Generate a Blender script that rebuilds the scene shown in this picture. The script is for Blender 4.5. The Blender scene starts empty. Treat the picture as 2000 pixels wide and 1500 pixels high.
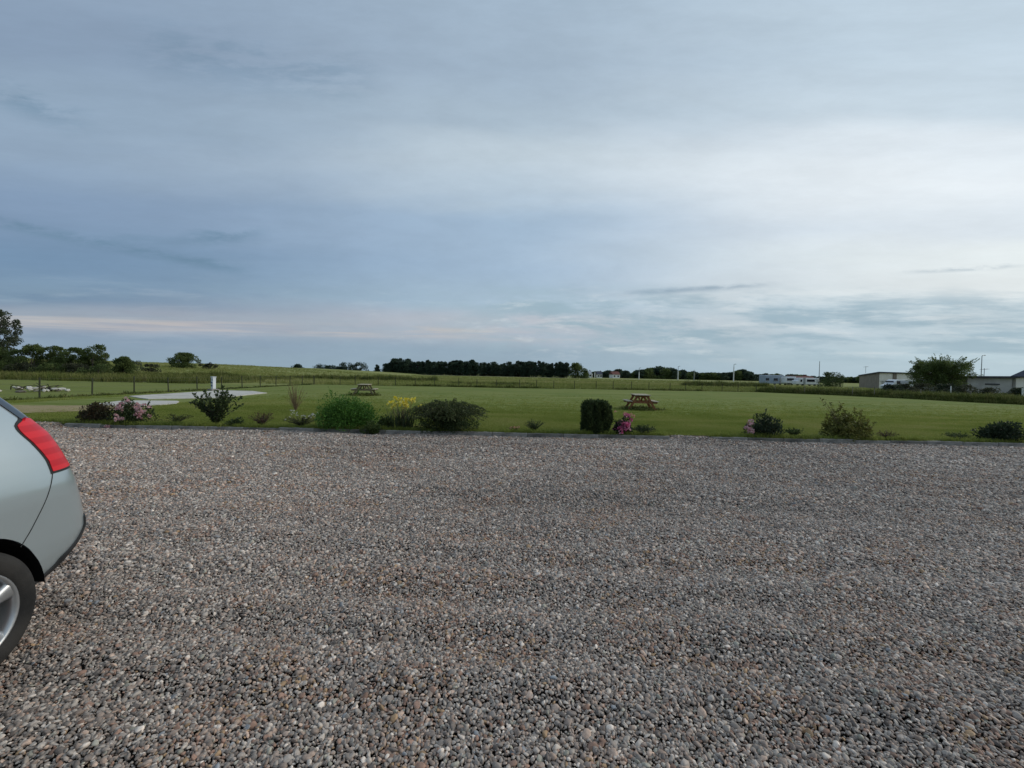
import bpy, bmesh, math, random
import numpy as np
from mathutils import Vector, Matrix, Euler

R = math.radians
scene = bpy.context.scene
col = scene.collection

# ------------------------------------------------------------------ camera
cam_d = bpy.data.cameras.new('camera')
cam = bpy.data.objects.new('camera', cam_d); col.objects.link(cam)
cam_d.sensor_width = 36.0
cam_d.lens = 36.0 * 880 / 2000
cam_d.clip_start = 0.05; cam_d.clip_end = 8000
cam.matrix_world = (Matrix.Translation((0, 0, 1.6)) @ Matrix.Rotation(R(90 - 1.27), 4, 'X') @ Matrix.Rotation(R(1.17), 4, 'Z'))
scene.camera = cam

# ------------------------------------------------------------------ sun, sky, exposure
SUN_AZ, SUN_EL = 78.0, 27.0
sunv = Vector((math.sin(R(SUN_AZ)) * math.cos(R(SUN_EL)), math.cos(R(SUN_AZ)) * math.cos(R(SUN_EL)), math.sin(R(SUN_EL))))
sl = bpy.data.lights.new('sun', 'SUN'); sl.energy = 1.5; sl.angle = R(28); sl.color = (1.0, 0.90, 0.76)
so = bpy.data.objects.new('sun', sl); col.objects.link(so)
so.rotation_euler = (-sunv).to_track_quat('-Z', 'Y').to_euler()

vs = scene.view_settings
scene.display_settings.display_device = 'sRGB'
vs.view_transform = 'Standard'; vs.look = 'None'; vs.exposure = 0.0; vs.gamma = 1.0; vs.use_curve_mapping = False

def lin(c):
    return tuple(((x / 255) / 12.92 if x / 255 <= 0.04045 else ((x / 255 + 0.055) / 1.055) ** 2.4) for x in c)

class NG:
    """small helper for writing node graphs"""
    def __init__(s, nt): s.nt = nt; s.n = nt.nodes; s.l = nt.links
    def new(s, t, **kw):
        n = s.n.new(t)
        for k, v in kw.items(): setattr(n, k, v)
        return n
    def put(s, sock, v):
        if isinstance(v, bpy.types.NodeSocket): s.l.new(v, sock)
        elif v is not None: sock.default_value = v
    def m(s, op, a, b=None, c=None, clamp=False):
        n = s.new('ShaderNodeMath', operation=op, use_clamp=clamp)
        for i, x in enumerate((a, b, c)):
            if x is not None: s.put(n.inputs[i], x)
        return n.outputs[0]
    def comb(s, x, y, z):
        n = s.new('ShaderNodeCombineXYZ')
        for i, q in enumerate((x, y, z)): s.put(n.inputs[i], q)
        return n.outputs[0]
    def noise(s, vec, scale, detail=4, rough=0.5, dist=0.0):
        n = s.new('ShaderNodeTexNoise')
        if vec is not None: s.l.new(vec, n.inputs['Vector'])
        n.inputs['Scale'].default_value = scale; n.inputs['Detail'].default_value = detail
        n.inputs['Roughness'].default_value = rough; n.inputs['Distortion'].default_value = dist
        return n.outputs[0]
    def ramp(s, fac, stops, interp='LINEAR'):
        n = s.new('ShaderNodeValToRGB'); r = n.color_ramp; r.interpolation = interp
        while len(r.elements) < len(stops): r.elements.new(0.5)
        for e, (p, c) in zip(r.elements, stops):
            e.position = p; e.color = (*c, 1) if len(c) == 3 else c
        s.l.new(fac, n.inputs[0]); return n.outputs[0]
    def mix(s, fac, a, b, mode='MIX'):
        n = s.new('ShaderNodeMix', data_type='RGBA', blend_type=mode)
        s.put(n.inputs[0], fac)
        for i, x in ((6, a), (7, b)):
            s.put(n.inputs[i], (*x, 1) if isinstance(x, tuple) and len(x) == 3 else x)
        return n.outputs[2]
    def step(s, v, a, b, lo=0.0, hi=1.0):
        n = s.new('ShaderNodeMapRange', interpolation_type='SMOOTHSTEP')
        s.put(n.inputs[0], v)
        for i, x in enumerate((a, b, lo, hi)): n.inputs[i + 1].default_value = x
        return n.outputs[0]

world = bpy.data.worlds.new('World'); scene.world = world; world.use_nodes = True
def build_sky():
    nt = world.node_tree; nt.nodes.clear(); g = NG(nt)
    tc = g.new('ShaderNodeTexCoord'); sp = g.new('ShaderNodeSeparateXYZ')
    g.l.new(tc.outputs['Generated'], sp.inputs[0])
    x, y, z = sp.outputs
    zz = g.m('MAXIMUM', z, 0.0)
    den = g.m('SQRT', g.m('ADD', g.m('ADD', g.m('MULTIPLY', y, y), g.m('MULTIPLY', g.m('MULTIPLY', x, x), 0.10)), 0.01))
    t0 = g.m('DIVIDE', zz, den)
    az = g.m('ARCTAN2', x, y)
    # stratus layers are level sheets: they are streaked across the view, so the noise is stretched along azimuth
    vec = g.comb(g.m('MULTIPLY', az, 0.9), g.m('MULTIPLY', t0, 3.6), 0.37)
    n1 = g.noise(vec, 1.5, 4, 0.5, 0.3)
    t = g.m('ADD', t0, g.m('MULTIPLY', g.m('SUBTRACT', n1, 0.5), g.m('MINIMUM', g.m('MULTIPLY', t0, 0.42), 0.16)))
    hyp = g.m('SQRT', g.m('ADD', g.m('ADD', g.m('MULTIPLY', x, x), g.m('MULTIPLY', y, y)), 0.02))
    sh = Vector((sunv.x, sunv.y)).normalized()
    cs = g.m('DIVIDE', g.m('ADD', g.m('MULTIPLY', x, sh.x), g.m('MULTIPLY', y, sh.y)), hyp)
    vec2 = g.comb(g.m('MULTIPLY', az, 1.3), g.m('MULTIPLY', t0, 9.0), 4.1)
    n2 = g.noise(vec2, 1.2, 5, 0.55, 0.4)
    cs = g.m('ADD', cs, g.m('MULTIPLY', g.m('SUBTRACT', n2, 0.5), 0.22))
    L = [(0.0, (142, 164, 182)), (0.055, (136, 156, 180)), (0.085, (156, 164, 182)), (0.105, (150, 160, 178)), (0.135, (116, 142, 170)), (0.22, (117, 145, 176)), (0.33, (130, 153, 183)), (0.45, (146, 167, 192)), (0.56, (147, 168, 192)), (0.66, (138, 158, 184)), (0.85, (146, 166, 191)), (1.0, (150, 170, 194))]
    C = [(0.0, (150, 172, 190)), (0.045, (150, 171, 190)), (0.08, (172, 184, 200)), (0.12, (188, 194, 206)), (0.17, (168, 190, 210)), (0.25, (165, 188, 213)), (0.34, (165, 188, 213)), (0.40, (186, 203, 220)), (0.46, (193, 208, 222)), (0.54, (172, 190, 208)), (0.66, (164, 183, 204)), (1.0, (165, 185, 206))]
    Rr = [(0.0, (178, 200, 215)), (0.05, (184, 205, 218)), (0.10, (190, 207, 219)), (0.15, (200, 214, 224)), (0.20, (228, 234, 238)), (0.27, (232, 239, 243)), (0.33, (222, 231, 241)), (0.42, (236, 243, 251)), (0.50, (228, 237, 247)), (0.58, (204, 219, 233)), (0.72, (196, 213, 229)), (1.0, (190, 208, 226))]
    cl = [g.ramp(t, [(p, lin(c)) for p, c in k], 'B_SPLINE' if 0 else 'EASE') for k in (L, C, Rr)]
    base = g.mix(g.step(cs, -0.63, 0.28), cl[0], cl[1])
    base = g.mix(g.step(cs, 0.16, 0.93), base, cl[2])
    # pink evening strip low on the dark side
    pk = g.m('MULTIPLY', g.step(t, 0.066, 0.082), g.step(t, 0.108, 0.088))
    pn = g.noise(g.comb(g.m('MULTIPLY', az, 2.2), g.m('MULTIPLY', t0, 60), 1.7), 1.3, 4, 0.55, 0.5)
    pk = g.m('MULTIPLY', g.m('MULTIPLY', pk, g.step(cs, 0.42, 0.10)), g.step(pn, 0.36, 0.66))
    base = g.mix(g.m('MULTIPLY', pk, 0.7), base, lin((205, 194, 190)))
    # broken low cumulus bank, mostly on the bright side
    v3 = g.comb(g.m('MULTIPLY', az, 3.6), g.m('MULTIPLY', t0, 17), 7.3)
    n3 = g.noise(v3, 1.5, 9, 0.62, 0.15)
    n4 = g.noise(g.comb(g.m('MULTIPLY', az, 5.0), g.m('MULTIPLY', t0, 26), 2.3), 1.6, 9, 0.64, 0.2)
    win = g.m('MULTIPLY', g.step(t0, 0.02, 0.07), g.step(t0, 0.215, 0.15))
    sidew = g.step(cs, -0.02, 0.34, 0.18, 1.0)
    mk = g.m('MULTIPLY', g.m('MULTIPLY', win, sidew), g.step(n3, 0.40, 0.62))
    base = g.mix(g.m('MULTIPLY', mk, 0.95), base, lin((157, 181, 197)))
    hl = g.m('MULTIPLY', g.m('MULTIPLY', win, sidew), g.step(n4, 0.50, 0.70))
    base = g.mix(g.m('MULTIPLY', hl, 0.55), base, lin((216, 224, 231)))
    # thin dark scud
    u = g.m('DIVIDE', x, g.m('MAXIMUM', y, 0.05))
    front = g.step(y, 0.1, 0.3)
    wn = g.noise(g.comb(g.m('MULTIPLY', u, 6), g.m('MULTIPLY', t0, 24), 0.2), 1.6, 8, 0.62, 0.2)
    def streak(u0, tt0, u1, tt1, width, amt, base):
        sl_ = (tt1 - tt0) / (u1 - u0)
        line = g.m('ADD', tt0, g.m('MULTIPLY', g.m('SUBTRACT', u, u0), sl_))
        d = g.m('ABSOLUTE', g.m('SUBTRACT', t0, g.m('ADD', line, g.m('MULTIPLY', g.m('SUBTRACT', wn, 0.5), width * 1.6))))
        mm = g.m('MULTIPLY', g.step(d, width, 0.0), g.m('MULTIPLY', g.step(u, u0 - 0.12, u0 + 0.08), g.step(u, u1 + 0.04, u1 - 0.12)))
        mm = g.m('MULTIPLY', g.m('MULTIPLY', mm, g.step(wn, 0.30, 0.62)), front)
        return g.mix(g.m('MULTIPLY', mm, amt), base, lin((106, 136, 162)))
    base = streak(-1.16, 0.292, -0.57, 0.205, 0.020, 0.75, base)
    base = streak(-0.69, 0.275, -0.55, 0.290, 0.026, 0.95, base)
    base = streak(-0.88, 0.268, -0.72, 0.262, 0.016, 0.40, base)
    base = streak(-1.15, 0.545, -0.93, 0.50, 0.045, 0.55, base)
    base = streak(-0.80, 0.655, -0.30, 0.615, 0.085, 0.36, base)
    base = streak(0.28, 0.183, 0.58, 0.205, 0.010, 0.50, base)
    base = streak(0.93, 0.235, 1.12, 0.245, 0.008, 0.65, base)
    # physical clear sky behind the cloud sheet
    sky = g.new('ShaderNodeTexSky', sky_type='NISHITA'); sky.sun_disc = False
    sky.sun_elevation = R(SUN_EL); sky.sun_rotation = R(SUN_AZ)
    vm = g.new('ShaderNodeVectorMath', operation='SCALE'); g.l.new(base, vm.inputs[0]); vm.inputs['Scale'].default_value = 10.0
    fx = g.noise(g.comb(g.m('MULTIPLY', az, 2.6), g.m('MULTIPLY', t0, 7.0), 9.1), 2.2, 10, 0.66, 0.1)
    vm2 = g.new('ShaderNodeVectorMath', operation='SCALE'); g.l.new(vm.outputs[0], vm2.inputs[0]); g.l.new(g.step(fx, 0.25, 0.75, 0.95, 1.05), vm2.inputs['Scale'])
    tone = g.mix(1.0, vm2.outputs[0], (0.992, 0.996, 0.968), 'MULTIPLY')
    fin = g.mix(0.03, tone, sky.outputs[0])
    bg = g.new('ShaderNodeBackground'); g.l.new(fin, bg.inputs[0]); bg.inputs[1].default_value = 0.1
    out = g.new('ShaderNodeOutputWorld'); g.l.new(bg.outputs[0], out.inputs[0])
build_sky()
world.cycles.sampling_method = 'MANUAL'; world.cycles.sample_map_resolution = 512

# ------------------------------------------------------------------ materials
MAT = {}
def pbr(name, c1, c2=None, scale=6.0, rough=0.8, bump=0.0, bscale=40.0, metal=0.0, coat=0.0, spec=0.3, stretch=(1, 1, 1), coord='Object'):
    m = bpy.data.materials.new(name); m.use_nodes = True
    nt = m.node_tree; g = NG(nt); b = nt.nodes['Principled BSDF']
    b.inputs['Roughness'].default_value = rough; b.inputs['Metallic'].default_value = metal
    b.inputs['Coat Weight'].default_value = coat; b.inputs['Coat Roughness'].default_value = 0.08
    b.inputs['Specular IOR Level'].default_value = spec
    tc = g.new('ShaderNodeTexCoord'); mp = g.new('ShaderNodeMapping'); mp.inputs['Scale'].default_value = stretch
    g.l.new(tc.outputs[coord], mp.inputs[0])
    if c2 is None: b.inputs['Base Color'].default_value = (*c1, 1)
    else:
        f = g.step(g.noise(mp.outputs[0], scale, 6, 0.6), 0.32, 0.68)
        g.l.new(g.mix(f, c1, c2), b.inputs['Base Color'])
    if bump:
        bn = g.new('ShaderNodeBump'); bn.inputs['Strength'].default_value = bump; bn.inputs['Distance'].default_value = 0.02
        g.l.new(g.noise(mp.outputs[0], bscale, 5, 0.6), bn.inputs['Height']); g.l.new(bn.outputs[0], b.inputs['Normal'])
    MAT[name] = m; return m

def leafmat(name, stops, trans=0.25, rough=0.55, inst=False, spec=0.25):
    """leaf colour picked per leaf (face attribute) or per tuft (instance attribute)"""
    m = bpy.data.materials.new(name); m.use_nodes = True
    nt = m.node_tree; g = NG(nt); b = nt.nodes['Principled BSDF']
    at = g.new('ShaderNodeAttribute'); at.attribute_name = 'tint'; at.attribute_type = 'INSTANCER' if inst else 'GEOMETRY'
    fac = at.outputs['Fac']
    n = len(stops)
    c = g.ramp(fac, [(i / (n - 1), s) for i, s in enumerate(stops)])
    g.l.new(c, b.inputs['Base Color']); b.inputs['Roughness'].default_value = rough; b.inputs['Specular IOR Level'].default_value = spec
    tr = g.new('ShaderNodeBsdfTranslucent'); g.l.new(c, tr.inputs[0])
    ms = g.new('ShaderNodeMixShader'); ms.inputs[0].default_value = trans
    g.l.new(b.outputs[0], ms.inputs[1]); g.l.new(tr.outputs[0], ms.inputs[2])
    g.l.new(ms.outputs[0], nt.nodes['Material Output'].inputs[0])
    MAT[name] = m; return m

# ------------------------------------------------------------------ mesh helpers
def link(o, parent=None):
    col.objects.link(o)
    if parent is not None: o.parent = parent
    return o
def mesh_from(name, v, f, mat=None, smooth=False, tint=None):
    me = bpy.data.meshes.new(name)
    v = np.asarray(v, dtype=np.float32)
    if isinstance(f, np.ndarray):
        k = f.shape[1]; nf = len(f)
        me.vertices.add(len(v)); me.vertices.foreach_set('co', v.ravel())
        me.loops.add(nf * k); me.loops.foreach_set('vertex_index', f.astype(np.int32).ravel())
        me.polygons.add(nf); me.polygons.foreach_set('loop_start', np.arange(0, nf * k, k, dtype=np.int32))
        me.update(calc_edges=True)
    else:
        me.from_pydata([tuple(p) for p in v], [], f); me.update()
    if smooth: me.polygons.foreach_set('use_smooth', np.ones(len(me.polygons), dtype=bool))
    if tint is not None:
        a = me.attributes.new('tint', 'FLOAT', 'FACE'); a.data.foreach_set('value', np.asarray(tint, dtype=np.float32))
    if mat is not None: me.materials.append(mat if not isinstance(mat, str) else MAT[mat])
    return me
def tag(o, label=None, cat=None, group=None, kind=None):
    if label: o['label'] = label
    if cat: o['category'] = cat
    if group: o['group'] = group
    if kind: o['kind'] = kind
    return o
def empty(name, loc=(0, 0, 0), rz=0.0, label=None, cat=None, group=None):
    o = bpy.data.objects.new(name, None); link(o); o.location = loc; o.rotation_euler = (0, 0, rz)
    o.empty_display_size = 0.2
    return tag(o, label, cat, group)
class MB:
    def __init__(s): s.v = []; s.f = []
    def add(s, v, f):
        o = len(s.v); s.v += [tuple(p) for p in v]; s.f += [tuple(i + o for i in q) for q in f]; return s
    def box(s, c, size, rot=None):
        hx, hy, hz = size[0] / 2, size[1] / 2, size[2] / 2
        pts = [Vector((a * hx, b * hy, d * hz)) for d in (-1, 1) for a, b in ((-1, -1), (1, -1), (1, 1), (-1, 1))]
        if rot is not None: pts = [rot @ p for p in pts]
        c = Vector(c)
        return s.add([p + c for p in pts], [(3, 2, 1, 0), (4, 5, 6, 7), (0, 1, 5, 4), (1, 2, 6, 5), (2, 3, 7, 6), (3, 0, 4, 7)])
    def bar(s, a, b, w, d, up=(0, 0, 1)):
        a, b = Vector(a), Vector(b); ax = (b - a); l = ax.length; ax.normalize()
        upv = Vector(up); sx = ax.cross(upv)
        if sx.length < 1e-4: sx = ax.cross(Vector((1, 0, 0)))
        sx.normalize(); sy = sx.cross(ax)
        rot = Matrix((sx, ax, sy)).transposed()
        return s.box((a + b) / 2, (w, l, d), rot)
    def tube(s, pts, rad, n=6, cap=True):
        pts = [Vector(p) for p in pts]; o = len(s.v)
        if not hasattr(rad, '__len__'): rad = [rad] * len(pts)
        for i, p in enumerate(pts):
            ax = (pts[min(i + 1, len(pts) - 1)] - pts[max(i - 1, 0)]).normalized()
            a = ax.cross(Vector((0.31, 0.17, 0.93)));
            if a.length < 1e-3: a = ax.cross(Vector((1, 0, 0)))
            a.normalize(); b = ax.cross(a)
            for k in range(n):
                t = 2 * math.pi * k / n
                s.v.append(tuple(p + (a * math.cos(t) + b * math.sin(t)) * rad[i]))
        for i in range(len(pts) - 1):
            for k in range(n):
                k2 = (k + 1) % n
                s.f.append((o + i * n + k, o + i * n + k2, o + (i + 1) * n + k2, o + (i + 1) * n + k))
        if cap:
            s.f.append(tuple(o + k for k in range(n))[::-1]); e = o + (len(pts) - 1) * n
            s.f.append(tuple(e + k for k in range(n)))
        return s
    def build(s, name, mat, parent=None, smooth=False, loc=None):
        me = mesh_from(name, s.v, s.f, mat, smooth); o = bpy.data.objects.new(name, me); link(o, parent)
        if loc is not None: o.location = loc
        return o
def obj(name, me, parent=None, loc=None):
    o = bpy.data.objects.new(name, me); link(o, parent)
    if loc is not None: o.location = loc
    return o
def bevel(o, w=0.01, seg=2):
    m = o.modifiers.new('bevel', 'BEVEL'); m.width = w; m.segments = seg; m.limit_method = 'ANGLE'; return o

def unit(a): return a / np.maximum(np.linalg.norm(a, axis=-1, keepdims=True), 1e-9)
def leaf_arrays(rng, pos, d, L, W, fold=0.18):
    """one folded diamond per leaf: base, side, tip, side"""
    n = len(pos); d = unit(d)
    r = unit(rng.normal(size=(n, 3))); s = unit(np.cross(d, r)); nn = np.cross(s, d)
    L = np.broadcast_to(np.asarray(L, float), (n,))[:, None]; W = np.broadcast_to(np.asarray(W, float), (n,))[:, None]
    mid = pos + d * L * 0.45
    v = np.empty((n, 4, 3)); v[:, 0] = pos; v[:, 1] = mid + s * W * 0.5 + nn * W * fold; v[:, 2] = pos + d * L; v[:, 3] = mid - s * W * 0.5 + nn * W * fold
    return v.reshape(-1, 3), np.arange(n * 4).reshape(-1, 4)
def foliage_mesh(name, rng, pos, d, L, W, mat, tint=None):
    v, f = leaf_arrays(rng, pos, d, L * rng.uniform(0.65, 1.25, len(pos)), W * rng.uniform(0.65, 1.25, len(pos)))
    if tint is None: tint = rng.uniform(0, 1, len(pos))
    return mesh_from(name, v, f, mat, tint=tint)
def clump_leaves(rng, centers, radii, n_each, shell=0.55):
    P, D, T = [], [], []
    for c, r in zip(centers, radii):
        n = int(n_each)
        q = unit(rng.normal(size=(n, 3))); rr = rng.uniform(shell, 1.0, (n, 1)) ** 0.7
        P.append(np.asarray(c) + q * rr * np.asarray(r)); D.append(q)
        T.append(np.clip(rng.uniform(0.0, 1.0) * 0.45 + rng.uniform(0, 0.55, n), 0, 1))
    return np.concatenate(P), np.concatenate(D), np.concatenate(T)

def instancer(name, pts, rot, scl, idx, protos, tint=None, tcol=None, label=None, cat=None):
    """one 'stuff' object: a point mesh whose geometry nodes set a small mesh on every point"""
    c = bpy.data.collections.new(name + '_pieces')
    for i, me in enumerate(protos):
        c.objects.link(bpy.data.objects.new('%s_piece_%02d' % (name, i), me))
    me = bpy.data.meshes.new(name); n = len(pts)
    me.vertices.add(n); me.vertices.foreach_set('co', np.asarray(pts, np.float32).ravel())
    for nm, ty, key, arr in (('rot', 'FLOAT_VECTOR', 'vector', rot), ('scl', 'FLOAT_VECTOR', 'vector', scl), ('idx', 'INT', 'value', idx), ('tint', 'FLOAT', 'value', tint), ('tcol', 'FLOAT_COLOR', 'color', tcol)):
        if arr is None: continue
        a = me.attributes.new(nm, ty, 'POINT')
        a.data.foreach_set(key, np.asarray(arr, np.int32 if ty == 'INT' else np.float32).ravel())
    o = obj(name, me)
    ng = bpy.data.node_groups.new(name + '_nodes', 'GeometryNodeTree')
    ng.interface.new_socket('Geometry', in_out='INPUT', socket_type='NodeSocketGeometry')
    ng.interface.new_socket('Geometry', in_out='OUTPUT', socket_type='NodeSocketGeometry')
    N = ng.nodes; Lk = ng.links
    gi, go = N.new('NodeGroupInput'), N.new('NodeGroupOutput')
    ci = N.new('GeometryNodeCollectionInfo'); ci.inputs['Collection'].default_value = c
    ci.inputs['Separate Children'].default_value = True; ci.inputs['Reset Children'].default_value = True
    ip = N.new('GeometryNodeInstanceOnPoints'); ip.inputs['Pick Instance'].default_value = True
    def na(nm, ty):
        a = N.new('GeometryNodeInputNamedAttribute'); a.data_type = ty; a.inputs['Name'].default_value = nm; return a.outputs['Attribute']
    Lk.new(gi.outputs[0], ip.inputs['Points']); Lk.new(ci.outputs[0], ip.inputs['Instance'])
    Lk.new(na('idx', 'INT'), ip.inputs['Instance Index']); Lk.new(na('scl', 'FLOAT_VECTOR'), ip.inputs['Scale'])
    er = N.new('FunctionNodeEulerToRotation'); Lk.new(na('rot', 'FLOAT_VECTOR'), er.inputs[0]); Lk.new(er.outputs[0], ip.inputs['Rotation'])
    Lk.new(ip.outputs[0], go.inputs[0])
    md = o.modifiers.new('scatter', 'NODES'); md.node_group = ng
    return tag(o, label, cat, None, 'stuff')

# cheap smooth value noise for heights
def vnoise(x, y, seed=0):
    xi, yi = np.floor(x).astype(int), np.floor(y).astype(int); fx, fy = x - xi, y - yi
    fx, fy = fx * fx * (3 - 2 * fx), fy * fy * (3 - 2 * fy)
    def h(a, b):
        q = (a * 374761393 + b * 668265263 + seed * 974634563) & 0x7fffffff
        q = ((q ^ (q >> 13)) * 1274126177) & 0x7fffffff
        return ((q ^ (q >> 16)) & 0xffff) / 65535.0
    return (h(xi, yi) * (1 - fx) + h(xi + 1, yi) * fx) * (1 - fy) + (h(xi, yi + 1) * (1 - fx) + h(xi + 1, yi + 1) * fx) * fy
def sst(a, b, v):
    t = np.clip((v - a) / (b - a), 0, 1); return t * t * (3 - 2 * t)

KY = 11.5           # edging line
LZ = 0.075          # lawn level
def z_gravel(x, y):
    x = np.asarray(x, float); y = np.asarray(y, float)
    z = 0.030 * (vnoise(x * 0.9, y * 1.3, 1) - 0.5) + 0.022 * (vnoise(x * 2.6 + y * 0.5, y * 3.1, 2) - 0.5) + 0.012 * (vnoise(x * 7, y * 9, 3) - 0.5)
    ph = y + 0.10 * x + 1.3 * vnoise(x * 0.22, y * 0.25, 5)
    rut = 0.013 * np.sin(ph * 4.6) * vnoise(x * 0.22, y * 0.5, 6) ** 1.5 + 0.024 * np.sin(ph * 9.7 + 1.0) * vnoise(x * 0.35, y * 0.8, 7) ** 2
    gap = sst(3.9, 4.3, x) * sst(5.35, 5.0, x) + sst(-11.3, -11.8, x)
    return z + rut + 0.078 * np.clip(gap, 0, 1) * sst(10.9, 11.65, y)
def z_field(x, y):
    x = np.asarray(x, float); y = np.asarray(y, float)
    z = 0.02 - 0.16 * sst(13.5, 12.4, y) * sst(-40, -34, x) * sst(48, 44, x)
    e = np.clip(-x - 50 + 10 * (vnoise(x * 0.02, y * 0.02, 8) - 0.5), 0, 500)
    bank = 3.6 * (1 - np.exp(-e * 0.020)) * sst(48, 100, y) * sst(420, 240, y)
    bank = bank * (0.92 + 0.16 * vnoise(x * 0.06, y * 0.06, 9))
    rough = 0.10 * (vnoise(x * 0.35, y * 0.35, 11) - 0.5) * sst(52, 60, y)
    return z + bank + rough
def x_right(y): return np.interp(y, [0, 11.6, 20, 33.6, 38.9, 46.0, 52.4], [44, 42.5, 41.0, 38.2, 36.5, 34.0, 28.6])
def y_far(x): return np.interp(x, [-21, 28.6], [47.6, 52.4])
def z_lawn(x, y): return LZ + 0.03 * (vnoise(np.asarray(x) * 0.22, np.asarray(y) * 0.22, 21) - 0.5) * sst(12.2, 15, np.asarray(y))

# ------------------------------------------------------------------ ground materials
def ground_mat(name, stops, scale, stretch, fine, bump, extra=None):
    m = bpy.data.materials.new(name); m.use_nodes = True
    nt = m.node_tree; g = NG(nt); b = nt.nodes['Principled BSDF']
    b.inputs['Roughness'].default_value = 0.95; b.inputs['Specular IOR Level'].default_value = 0.08
    tc = g.new('ShaderNodeTexCoord'); mp = g.new('ShaderNodeMapping'); mp.inputs['Scale'].default_value = stretch
    g.l.new(tc.outputs['Object'], mp.inputs[0]); P = mp.outputs[0]
    a = g.noise(P, scale, 6, 0.6, 0.3); f = g.noise(P, fine, 4, 0.7)
    mixv = g.m('ADD', g.m('MULTIPLY', a, 0.6), g.m('MULTIPLY', f, 0.4))
    n = len(stops)
    c = g.ramp(g.step(mixv, 0.32, 0.68), [(i / (n - 1), s) for i, s in enumerate(stops)])
    if extra: c = extra(g, tc, c)
    g.l.new(c, b.inputs['Base Color'])
    bn = g.new('ShaderNodeBump'); bn.inputs['Strength'].default_value = bump; bn.inputs['Distance'].default_value = 0.05
    g.l.new(g.noise(tc.outputs['Object'], fine * 1.5, 5, 0.7), bn.inputs['Height']); g.l.new(bn.outputs[0], b.inputs['Normal'])
    MAT[name] = m; return m
def lawn_extra(g, tc, c):
    # mower passes run across the view; clover and dry patches on top
    sp = g.new('ShaderNodeSeparateXYZ'); g.l.new(tc.outputs['Object'], sp.inputs[0])
    w = g.noise(g.comb(g.m('MULTIPLY', sp.outputs[0], 0.05), g.m('MULTIPLY', sp.outputs[1], 1.0), 0.0), 1.1, 6, 0.7)
    c = g.mix(g.step(w, 0.42, 0.58, 0.0, 0.75), c, (0.215, 0.232, 0.075))
    w2 = g.noise(tc.outputs['Object'], 0.16, 4, 0.6)
    c = g.mix(g.step(w2, 0.45, 0.70, 0.0, 0.5), c, (0.105, 0.158, 0.032))
    d = g.noise(tc.outputs['Object'], 0.5, 5, 0.7, 0.5)
    return g.mix(g.step(d, 0.62, 0.76, 0.0, 0.45), c, (0.25, 0.22, 0.12))
ground_mat('lawn', [(0.098, 0.132, 0.025), (0.145, 0.178, 0.038), (0.185, 0.210, 0.054)], 0.9, (0.35, 1.0, 1.0), 22.0, 0.22, lawn_extra)
def field_extra(g, tc, c):
    sp = g.new('ShaderNodeSeparateXYZ'); g.l.new(tc.outputs['Object'], sp.inputs[0])
    w = g.noise(g.comb(g.m('MULTIPLY', sp.outputs[0], 0.012), g.m('MULTIPLY', sp.outputs[1], 0.10), 0.0), 1.0, 5, 0.6)
    c = g.mix(g.step(w, 0.42, 0.66, 0.0, 0.75), c, (0.31, 0.295, 0.12))
    near = g.step(sp.outputs[1], 52.0, 42.0)
    return g.mix(g.m('MULTIPLY', near, 0.75), c, (0.15, 0.175, 0.040))
ground_mat('field', [(0.13, 0.162, 0.040), (0.195, 0.222, 0.068), (0.265, 0.275, 0.10)], 0.25, (0.5, 1, 1), 3.0, 0.6, field_extra)
ground_mat('gravel_base', [(0.030, 0.026, 0.023), (0.060, 0.053, 0.047), (0.11, 0.10, 0.09)], 9.0, (1, 1, 1), 60.0, 1.0)
ground_mat('soil', [(0.055, 0.042, 0.030), (0.10, 0.080, 0.055), (0.13, 0.12, 0.06)], 3.0, (1, 1, 1), 30.0, 0.8)
ground_mat('sand', [(0.26, 0.20, 0.11), (0.36, 0.285, 0.165), (0.24, 0.22, 0.10)], 1.2, (0.6, 1, 1), 16.0, 0.5)
ground_mat('track', [(0.30, 0.28, 0.22), (0.40, 0.37, 0.30)], 0.3, (0.2, 1, 1), 4.0, 0.3)
ground_mat('pad', [(0.40, 0.375, 0.33), (0.60, 0.57, 0.52), (0.33, 0.31, 0.26)], 1.1, (0.30, 1.3, 1), 7.0, 0.25)

# ------------------------------------------------------------------ ground sheets
def grid(name, xs, ys, zf, mat, warp=None):
    X, Y = np.meshgrid(xs, ys); 
    if warp is not None: X, Y = warp(X, Y)
    Z = zf(X, Y); nx, ny = len(xs), len(ys)
    v = np.stack([X, Y, Z], -1).reshape(-1, 3)
    i = np.arange(nx * ny).reshape(ny, nx)
    f = np.stack([i[:-1, :-1], i[:-1, 1:], i[1:, 1:], i[1:, :-1]], -1).reshape(-1, 4)
    return obj(name, mesh_from(name, v, f, mat, smooth=True))
def geo(a, b, n): return np.geomspace(a, b, n)
xs = np.concatenate([-geo(4000, 140, 22), np.linspace(-135, 135, 136), geo(140, 4000, 22)])
ys = np.concatenate([np.linspace(-60, 9, 12), np.linspace(10, 150, 141), geo(153, 6000, 60)])
tag(grid('field', xs, ys, z_field, 'field'), 'rough pasture running out flat to the tree line', 'field', kind='structure')
tag(grid('gravel_yard', np.linspace(-30, 30, 241), np.linspace(-12, 11.72, 160), lambda x, y: z_gravel(x, y) - 0.016, 'gravel_base'), 'gravel parking yard in front of the lawn', 'yard', kind='structure')
def lawn_warp(U, V):
    yf = 47.6 + (52.4 - 47.6) * U; y = 11.60 + (yf - 11.60) * V
    return -21.0 + (x_right(y) + 21.0) * U, y
lw = grid('lawn', np.linspace(0, 1, 160), np.linspace(0, 1, 130) ** 1.3, z_lawn, 'lawn', lawn_warp)
tag(lw, 'wide mown lawn behind the gravel yard', 'lawn', kind='structure')
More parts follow.
